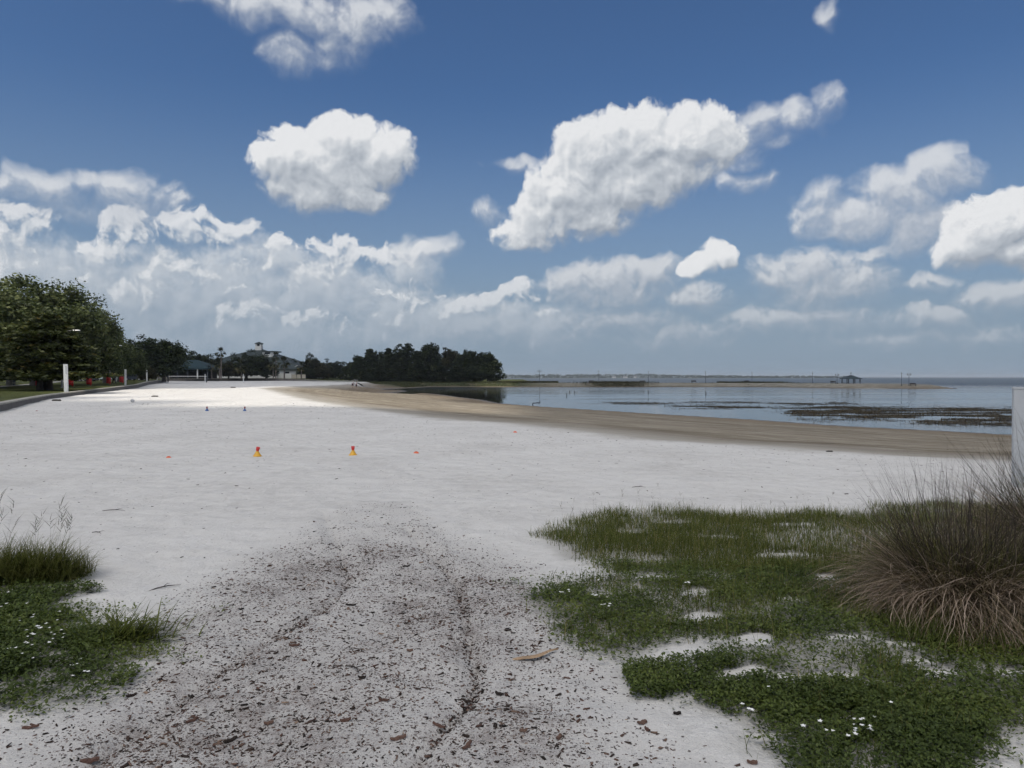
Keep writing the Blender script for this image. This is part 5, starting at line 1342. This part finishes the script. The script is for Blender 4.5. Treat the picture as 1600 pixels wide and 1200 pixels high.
# ------------------------------------------------------------------ buildings
mWallW = paint('white render', (.62, .62, .60), .8, .08, .6); mGreenRoof = paint('grey green metal roof', (.030, .042, .042), .8, .15, .25)
mTeal = paint('teal roof', (.006, .026, .034), .85, .15, .4); mDarkG = paint('dark glass', (.012, .015, .018), .2); mBeige = paint('beige block', (.24, .215, .175), .9, .12, .8)
def hiproof(hw, hd, ze, zp, rl=.0, over=.25):
    """pyramid / hip roof solid"""
    return MB().add([(-hw, -hd, ze), (hw, -hd, ze), (hw, hd, ze), (-hw, hd, ze), (-rl, 0, zp), (rl, 0, zp), (-hw, -hd, ze - over), (hw, -hd, ze - over), (hw, hd, ze - over), (-hw, hd, ze - over)],
        [(0, 1, 5, 4), (1, 2, 5), (2, 3, 4, 5), (3, 0, 4), (6, 7, 1, 0), (7, 8, 2, 1), (8, 9, 3, 2), (9, 6, 0, 3), (9, 8, 7, 6)])
Yb = 350; p = on_lawn(405, Yb, -.1); r_ = empty('main_building', p, 'large white building with a broad green hip roof, dormer and white cupola', 'building')
kx = Yb / F; zpk = hgt(545.5, Yb) - p.z; hw = 90 * kx; zev = hgt(577, Yb) - p.z
MB().box((0, 0, zev / 2 - .2), (2 * hw - 2.4, 2 * hw * .8 - 2.4, zev - .1)).build('wall', mWallW, r_)
roof = hiproof(hw, hw * .8, zev, zpk, 1.5, .4).build('roof', mGreenRoof, r_)
zc0 = zpk - .5; s_ = 4.6 * kx
MB().box((0, 0, zc0 + .9), (2 * s_, 2 * s_, 1.9)).build('cupola_base', mWallW, r_)
zct = hgt(537.3, Yb) - p.z
for a_ in (-1, 1):
    for b_ in (-1, 1): MB().box((a_ * s_ * .72, b_ * s_ * .72, (zc0 + 1.85 + zct) / 2), (.62, .62, zct - zc0 - 1.85)).build('cupola_post', mWallW, r_)
MB().box((0, 0, (zc0 + 1.85 + zct) / 2), (s_ * .9, s_ * .9, zct - zc0 - 1.85)).build('cupola_louvre', mDarkG, r_)
hiproof(s_ * 1.15, s_ * 1.15, zct + .25, hgt(534.0, Yb) - p.z, 0, .25).build('cupola_roof', mGreenRoof, r_)
zd1 = hgt(549.5, Yb) - p.z; zd0 = hgt(558, Yb) - p.z
dm = MB().box((23 * kx, -4.6, (zd0 + zd1) / 2 - .2), (15 * kx, 9, zd1 - zd0 + .2)).build('dormer', mWallW, r_)
MB().add([(15 * kx, -9.8, zd1), (32 * kx, -9.8, zd1), (32 * kx, 3, zd1 + .2), (15 * kx, 3, zd1 + .2), (15 * kx, -9.8, zd1 - .35), (32 * kx, -9.8, zd1 - .35), (32 * kx, 3, zd1 - .35), (15 * kx, 3, zd1 - .35)],
     [(0, 1, 2, 3), (7, 6, 5, 4), (0, 4, 5, 1), (1, 5, 6, 2), (2, 6, 7, 3), (3, 7, 4, 0)]).build('dormer_roof', mGreenRoof, dm)
MB().box((23 * kx, -9.14, (zd0 + zd1) / 2 + .3), (8 * kx, .1, .9)).build('dormer_window', mDarkG, dm)
for k in range(9):
    xx_ = (-80 + k * 18) * kx
    MB().box((xx_, -hw * .8 + 1.17, zev * .45), (2.2, .12, zev * .5)).build('window', mDarkG, r_)
# veranda columns in front
vr = empty('veranda', on_lawn(372, 322, -.1), 'white veranda with square columns and railing under the palms', 'veranda'); kx = 322 / F
for k in range(9): MB().box(((-22 + k * 8.0) * kx, 0, 1.7), (.5, .5, 3.6)).build('column', mWallW, vr)
MB().box((10 * kx, 0, 3.75), (66 * kx, 1.0, .7)).build('beam', mWallW, vr); MB().box((10 * kx, 0, 1.05), (64 * kx, .08, .10)).build('handrail', mWallW, vr); MB().box((10 * kx, 1.2, .15), (66 * kx, 3.2, .3)).build('deck', mWallW, vr)
# teal pavilion
Yv = 272; p = on_lawn(297, Yv, -.1); r_ = empty('pavilion', p, 'open pavilion with a big teal hip roof at the far left of the beach', 'pavilion'); kx = Yv / F
zev = hgt(575.2, Yv) - p.z; hw = 41 * kx
hiproof(hw, 7, zev, hgt(562.5, Yv) - p.z, 3.0, .5).build('roof', mTeal, r_)
for k in range(6):
    for b_ in (-6.2, 6.2): MB().box(((-38 + k * 15.2) * kx, b_, (zev - .5) / 2), (.36, .36, zev - .5)).build('post', mWallW if (k in (4,) and b_ < 0) else mIron, r_)
MB().box((0, 3, 1.2), (2 * hw * .9, .3, 2.4)).build('back_wall', paint('dark timber', (.03, .028, .026), .9), r_)
MB().box((0, 0, .05), (2 * hw * .96, 13, .14)).build('floor_slab', mBeige, r_)
# white gable and fence panels
Yf_ = 335; p = on_lawn(468, Yf_, -.1); r_ = empty('low_building', p, 'low dark building with a pale sloping gable roof behind the fence panels', 'building'); kx = Yf_ / F
z0 = hgt(581, Yf_) - p.z; z1 = hgt(571.5, Yf_) - p.z
MB().box((2 * kx, 0, z0 / 2), (44 * kx, 8, z0)).build('wall', paint('dark siding', (.04, .04, .042), .8), r_)
MB().add([(-18 * kx, -4.4, z0), (2 * kx, -4.4, z1), (26 * kx, -4.4, z0), (-18 * kx, 4.4, z0), (2 * kx, 4.4, z1), (26 * kx, 4.4, z0)], [(0, 1, 2), (5, 4, 3), (0, 3, 4, 1), (1, 4, 5, 2), (2, 5, 3, 0)]).build('roof', paint('dark shingle', (.05, .05, .052), .9), r_)
MB().tube([(-20 * kx, -4.6, z0 - .2), (2 * kx, -4.6, z1 + .1)], .16, 4).build('barge_board', mWallW, r_)
MB().box((-12 * kx, -4.2, z0 - .9), (13 * kx, .4, 1.0)).build('gable_panel', mWallW, r_)
Yf_ = 313; p = on_lawn(456, Yf_, -.05); r_ = empty('panel_fence', p, 'fence of two white and three beige panels at the back of the beach', 'fence'); kx = Yf_ / F
h_ = hgt(583.6, Yf_) - p.z; mPale = paint('pale beige panel', (.42, .39, .33), .8, .08)
for x0, x1, m_, hh_ in [(-22, -12, mWallW, h_), (-10.5, -.5, mWallW, h_), (0, 6.6, mPale, h_ * .8), (7.6, 13.6, mPale, h_ * .8), (14.8, 21.4, mPale, h_ * .8)]:
    MB().box(((x0 + x1) / 2 * kx, 0, hh_ / 2), ((x1 - x0) * kx, .1, hh_)).build('panel', m_, r_)
for x0 in (-22.6, -11.2, -.2, 7.1, 14.2, 22): MB().box((x0 * kx, .1, h_ * .45), (.14, .14, h_ * .9)).build('fence_post', mIron, r_)
# beige huts
for px0, px1, pt, Y, lab in [(235.5, 248, 579.3, 232, 'small beige block hut beside the round green tree'), (256.5, 272, 580.3, 312, 'low beige wall block behind the round green tree')]:
    p = on_lawn((px0 + px1) / 2, Y, -.1); w_ = (px1 - px0) * Y / F; h_ = hgt(pt, Y) - p.z
    r_ = empty('hut', p, lab, 'hut'); MB().box((0, 0, h_ / 2), (w_, 2.6, h_)).build('wall', mBeige, r_)
    MB().box((0, 0, h_ + .08), (w_ + .4, 3.0, .16)).build('roof', paint('hut roof', (.10, .095, .085), .9), r_)
    MB().box((w_ * .15, -1.32, h_ * .38), (w_ * .3, .06, h_ * .76)).build('door', paint('hut door', (.20, .18, .14), .8), r_)
# picnic shelter at the left edge
Yq = 96; p = on_lawn(2, Yq, -.1); r_ = empty('picnic_shelter', p, 'dark roofed picnic shelter with a stone pillar at the left edge', 'shelter'); kx = Yq / F
zev = hgt(566, Yq) - p.z; hiproof(30 * kx, 3, zev, hgt(557, Yq) - p.z, 1, .2).build('roof', paint('shelter roof', (.05, .055, .06), .8), r_)
MB().box((28.5 * kx, -2, zev / 2), (.5, .5, zev)).build('stone_pillar', paint('pale stone', (.20, .185, .16), .95, .35, 4), r_)
for xx_ in (-26, 2): MB().box((xx_ * kx, 2.2, zev / 2), (.25, .25, zev)).build('post', mIron, r_)
MB().box((0, 0, .45), (52 * kx, .5, .1)).build('picnic_bench', mBeige, r_)

# ------------------------------------------------------------------ vehicles
mTyre = paint('tyre', (.02, .02, .02), .9); mRim = paint('rim', (.35, .35, .36), .4)
def car(loc, rz, colr, label, van=False):
    r_ = empty('parked_car', loc, label, 'car', 'cars parked behind the trees', rz)
    cm = paint('car paint', colr, .3, .03)
    hgt_b = .98 if not van else 1.15; ht = 1.48 if not van else 1.85
    body = [(-2.2, .32), (2.2, .32), (2.25, .62), (2.1, .86), (1.0, hgt_b), (-2.0, hgt_b), (-2.22, .8)]
    MB().prism([(a, b) for a, b in body], -.88, .88, 'y').build('body', cm, r_)
    cab = [(-1.95 if van else -1.75, hgt_b), (1.05, hgt_b), (.35, ht), (-1.35 if not van else -1.8, ht)]
    MB().prism(cab, -.76, .76, 'y').build('cabin', cm, r_)
    wn = [(a * .9 + (-.02 if a < 0 else -.03), hgt_b + (b - hgt_b) * .85 + .03) for a, b in cab]
    for s_ in (-1, 1): MB().prism(wn, s_ * .765, s_ * .775, 'y').build('window', mDarkG, r_)
    for a_ in (-1.4, 1.4):
        for s_ in (-1, 1):
            mb = MB(); n_ = 14
            P_ = [(a_ + .33 * math.cos(t_ * 2 * math.pi / n_), s_ * y_, .33 + .33 * math.sin(t_ * 2 * math.pi / n_)) for y_ in (.70, .92) for t_ in range(n_)]
            mb.add(P_, [tuple(range(n_)), tuple(range(n_, 2 * n_))] + [(t_, (t_ + 1) % n_, n_ + (t_ + 1) % n_, n_ + t_) for t_ in range(n_)])
            wl = mb.build('wheel', mTyre, r_)
            P_ = [(a_ + .19 * math.cos(t_ * 2 * math.pi / n_), s_ * y_, .33 + .19 * math.sin(t_ * 2 * math.pi / n_)) for y_ in (.90, .935) for t_ in range(n_)]
            MB().add(P_, [tuple(range(n_)), tuple(range(n_, 2 * n_))] + [(t_, (t_ + 1) % n_, n_ + (t_ + 1) % n_, n_ + t_) for t_ in range(n_)]).build('rim', mRim, wl)
    for s_ in (-1, 1): MB().box((2.17, s_ * .62, .7), (.14, .32, .14)).build('headlight', mGlassL, r_)
for px, Y, rz, colr, lab, van in [(58, 150, .2, (.30, .31, .33), 'grey car in the shade left of the cypress trunks', False), (78, 152, .1, (.03, .035, .04), 'black car in the shade behind the cypress trunks', False), (120, 150, -.1, (.55, .56, .57), 'silver car in the shade right of the tallest white post', False),
        (133, 152, .1, (.06, .07, .09), 'dark blue car in the shade behind the lone red barrel', True), (165, 165, .0, (.40, .47, .44), 'pale green van in the shade left of the walking man', True), (210, 178, .1, (.02, .025, .04), 'dark car in the shade between the second and third white posts', False), (218, 182, .2, (.05, .05, .055), 'charcoal car in the shade nearest the beige hut', False)]:
    car(on_lawn(px, Y, 0), rz, colr, lab, van)
mHull = paint('white gelcoat', (.72, .72, .72), .3, .04)
for px, Y, lab in [(533, 352, 'white motor boat with a thin mast, left of the two boats by the grove'), (541, 348, 'white motor boat with a thin mast, right of the two boats by the grove')]:
    p = on_lawn(px, Y, 0); r_ = empty('motor_boat', p, lab, 'boat', 'white boats parked by the grove', .2)
    vs = []; fs = []
    for k in range(9):
        u = k / 8; x_ = -2.6 + 5.4 * u; w_ = 1.05 * (1 - max(0, (u - .55) / .45) ** 2.2) + .02; z_ = 1.5 + .35 * u * u
        vs += [(x_, -w_, z_), (x_, -w_ * .7, .9), (x_, 0, .7 + .5 * max(0, u - .6)), (x_, w_ * .7, .9), (x_, w_, z_)]
    for k in range(8):
        for q in range(4): fs.append((k * 5 + q, k * 5 + q + 1, k * 5 + 6 + q, k * 5 + 5 + q))
        fs.append((k * 5 + 4, k * 5, k * 5 + 5, k * 5 + 9))
    fs += [(4, 3, 2, 1, 0), tuple(40 + q for q in range(5))]
    MB().add(vs, fs).build('hull', mHull, r_)
    MB().box((-.3, 0, 2.0), (1.8, 1.5, .9), 0, .85).build('cabin', mHull, r_); MB().lathe([(.06, 1.6), (.04, hgt(577.5, Y) - p.z)], 6).build('mast', mGalv, r_)
    MB().box((0, 0, .45), (4.2, 1.5, .25)).build('trailer', mIron, r_)
for px, Y, lab in [(552, 342, 'white car parked just right of the two boats'), (560.5, 345, 'white car second from the boats under the grove edge'), (568, 340, 'white car farthest right under the grove edge')]:
    car(on_lawn(px, Y, 0), .1, (.68, .68, .68), lab)

# ------------------------------------------------------------------ people
mSkin = paint('skin', (.42, .27, .20), .6, .05); mHair = paint('dark hair', (.02, .016, .014), .8)
def person(loc, rz, label, bend, shirt, pants, stride, ht=1.72, shorts=True):
    r_ = empty('person', loc, label, 'person', None, rz)
    J = {}; E = []
    hip = Vector((0, 0, .93)); dirb = Vector((math.sin(bend), 0, math.cos(bend)))
    def add(k, p, r, par=None):
        J[k] = (Vector(p), r); 
        if par: E.append((par, k))
    add('pelvis', hip, .125); add('waist', hip + dirb * .16, .115, 'pelvis'); add('chest', hip + dirb * .40, .145, 'waist'); add('neck', hip + dirb * .56, .055, 'chest')
    hd = hip + dirb * .66 + Vector((.03, 0, .02)); add('head', hd, .09, 'neck'); add('crown', hd + dirb * .10, .075, 'head')
    add('nose', hd + Vector((.105, 0, .0)), .018, 'head')
    for s_ in (-1, 1):
        k = 'l' if s_ > 0 else 'r'; sw = s_ * stride
        sh = hip + dirb * .48 + Vector((0, s_ * .18, 0)); add(k + 'sh', sh, .06, 'chest')
        el = sh + Vector((-sw * .35 + bend * .12, s_ * .06, -.28)); add(k + 'el', el, .045, k + 'sh')
        wr = el + Vector((.10 - sw * .2, 0, -.24)); add(k + 'wr', wr, .032, k + 'el')
        pm = wr + Vector((.02, 0, -.08)); add(k + 'pm', pm, .034, k + 'wr')
        for q in range(4): add(f'{k}f{q}', pm + Vector((.028 * (q - 1.5), -s_ * .01, -.085 + .008 * abs(q - 1.3))), .009, k + 'pm')
        add(k + 'th', pm + Vector((.045, -s_ * .02, -.03)), .011, k + 'pm')
        hp = hip + Vector((0, s_ * .09, -.06)); add(k + 'hp', hp, .095, 'pelvis')
        kn = hp + Vector((sw * .75 + .03, 0, -.40)); add(k + 'kn', kn, .062, k + 'hp')
        an = Vector((sw * 1.25 - (.06 if sw < 0 else 0), s_ * .09, .08)); add(k + 'an', an, .042, k + 'kn')
        add(k + 'toe', an + Vector((.17, 0, -.045)), .038, k + 'an')
    def skin(name, keys, edges, grow, mat, parent, rootk, rmap=None):
        ks = list(keys); me = bpy.data.meshes.new(name)
        me.from_pydata([tuple(J[k][0]) for k in ks], [(ks.index(a), ks.index(b)) for a, b in edges], [])
        o = link(name, me, mat, parent); sk = o.modifiers.new('skin', 'SKIN'); sk.use_smooth_shade = True
        for i_, k in enumerate(ks):
            d_ = me.skin_vertices[0].data[i_]; rr = J[k][1] * (1 if rmap is None else 1) + grow; d_.radius = (rr, rr); d_.use_root = (k == rootk)
        sb = o.modifiers.new('smooth', 'SUBSURF'); sb.levels = 1; sb.render_levels = 1
        return o
    s_ = ht / 1.72; r_.scale = (s_, s_, s_)
    body = skin('body', J.keys(), E, 0, mSkin, r_, 'pelvis')
    tk = ['waist', 'chest', 'lsh', 'rsh', 'lel', 'rel', 'pelvis']
    skin('shirt', tk, [('pelvis', 'waist'), ('waist', 'chest'), ('chest', 'lsh'), ('chest', 'rsh'), ('lsh', 'lel'), ('rsh', 'rel')], .018, shirt, r_, 'waist')
    lk = ['pelvis', 'lhp', 'rhp', 'lkn', 'rkn'] + ([] if shorts else ['lan', 'ran'])
    skin('shorts' if shorts else 'trousers', lk, [('pelvis', 'lhp'), ('pelvis', 'rhp'), ('lhp', 'lkn'), ('rhp', 'rkn')] + ([] if shorts else [('lkn', 'lan'), ('rkn', 'ran')]), .022, pants, r_, 'pelvis')
    MB().ball(tuple(hd + dirb * .07 + Vector((-.015, 0, 0))), (.10, .095, .085), 10, 7).build('hair', mHair, r_)
    return r_
mShG = paint('grey blue shirt', (.22, .26, .30), .8); mPtB = paint('black trousers', (.015, .016, .02), .8); mShW = paint('white shirt', (.66, .62, .64), .8); mPtM = paint('dark maroon shorts', (.05, .012, .02), .8); mShP = paint('pale pink top', (.50, .38, .40), .8)
person(on_lawn(178.5, 112, 0), 2.4, 'person in grey blue shirt and dark trousers walking on the lawn by the red barrels', .05, mShG, mPtB, .28, 1.75, False)
def on_shore(px, Y): return Vector(((px - 800) / F * Y, Y, tz((px - 800) / F * Y, Y)))
person(on_shore(550.8, 158), -.3, 'person in white top and dark shorts leaning forward at the head of the inlet', .5, mShW, mPtM, .16, 1.74)
person(on_shore(556.5, 160), -.1, 'person in pale pink top and dark shorts standing right of the leaning one', .22, mShP, mPtM, .12, 1.60)

# ------------------------------------------------------------------ summer haze over the lake
mHz, t, out = material('summer haze')
pv = t.n('ShaderNodeVolumePrincipled', {'Color': (.86, .92, 1.0, 1), 'Density': .00012, 'Anisotropy': .2})
t.put(out.inputs['Volume'], pv.outputs[0])
tag(MB().box((0, 4400, 12), (15000, 12000, 34)).build('haze', mHz), kind='stuff')
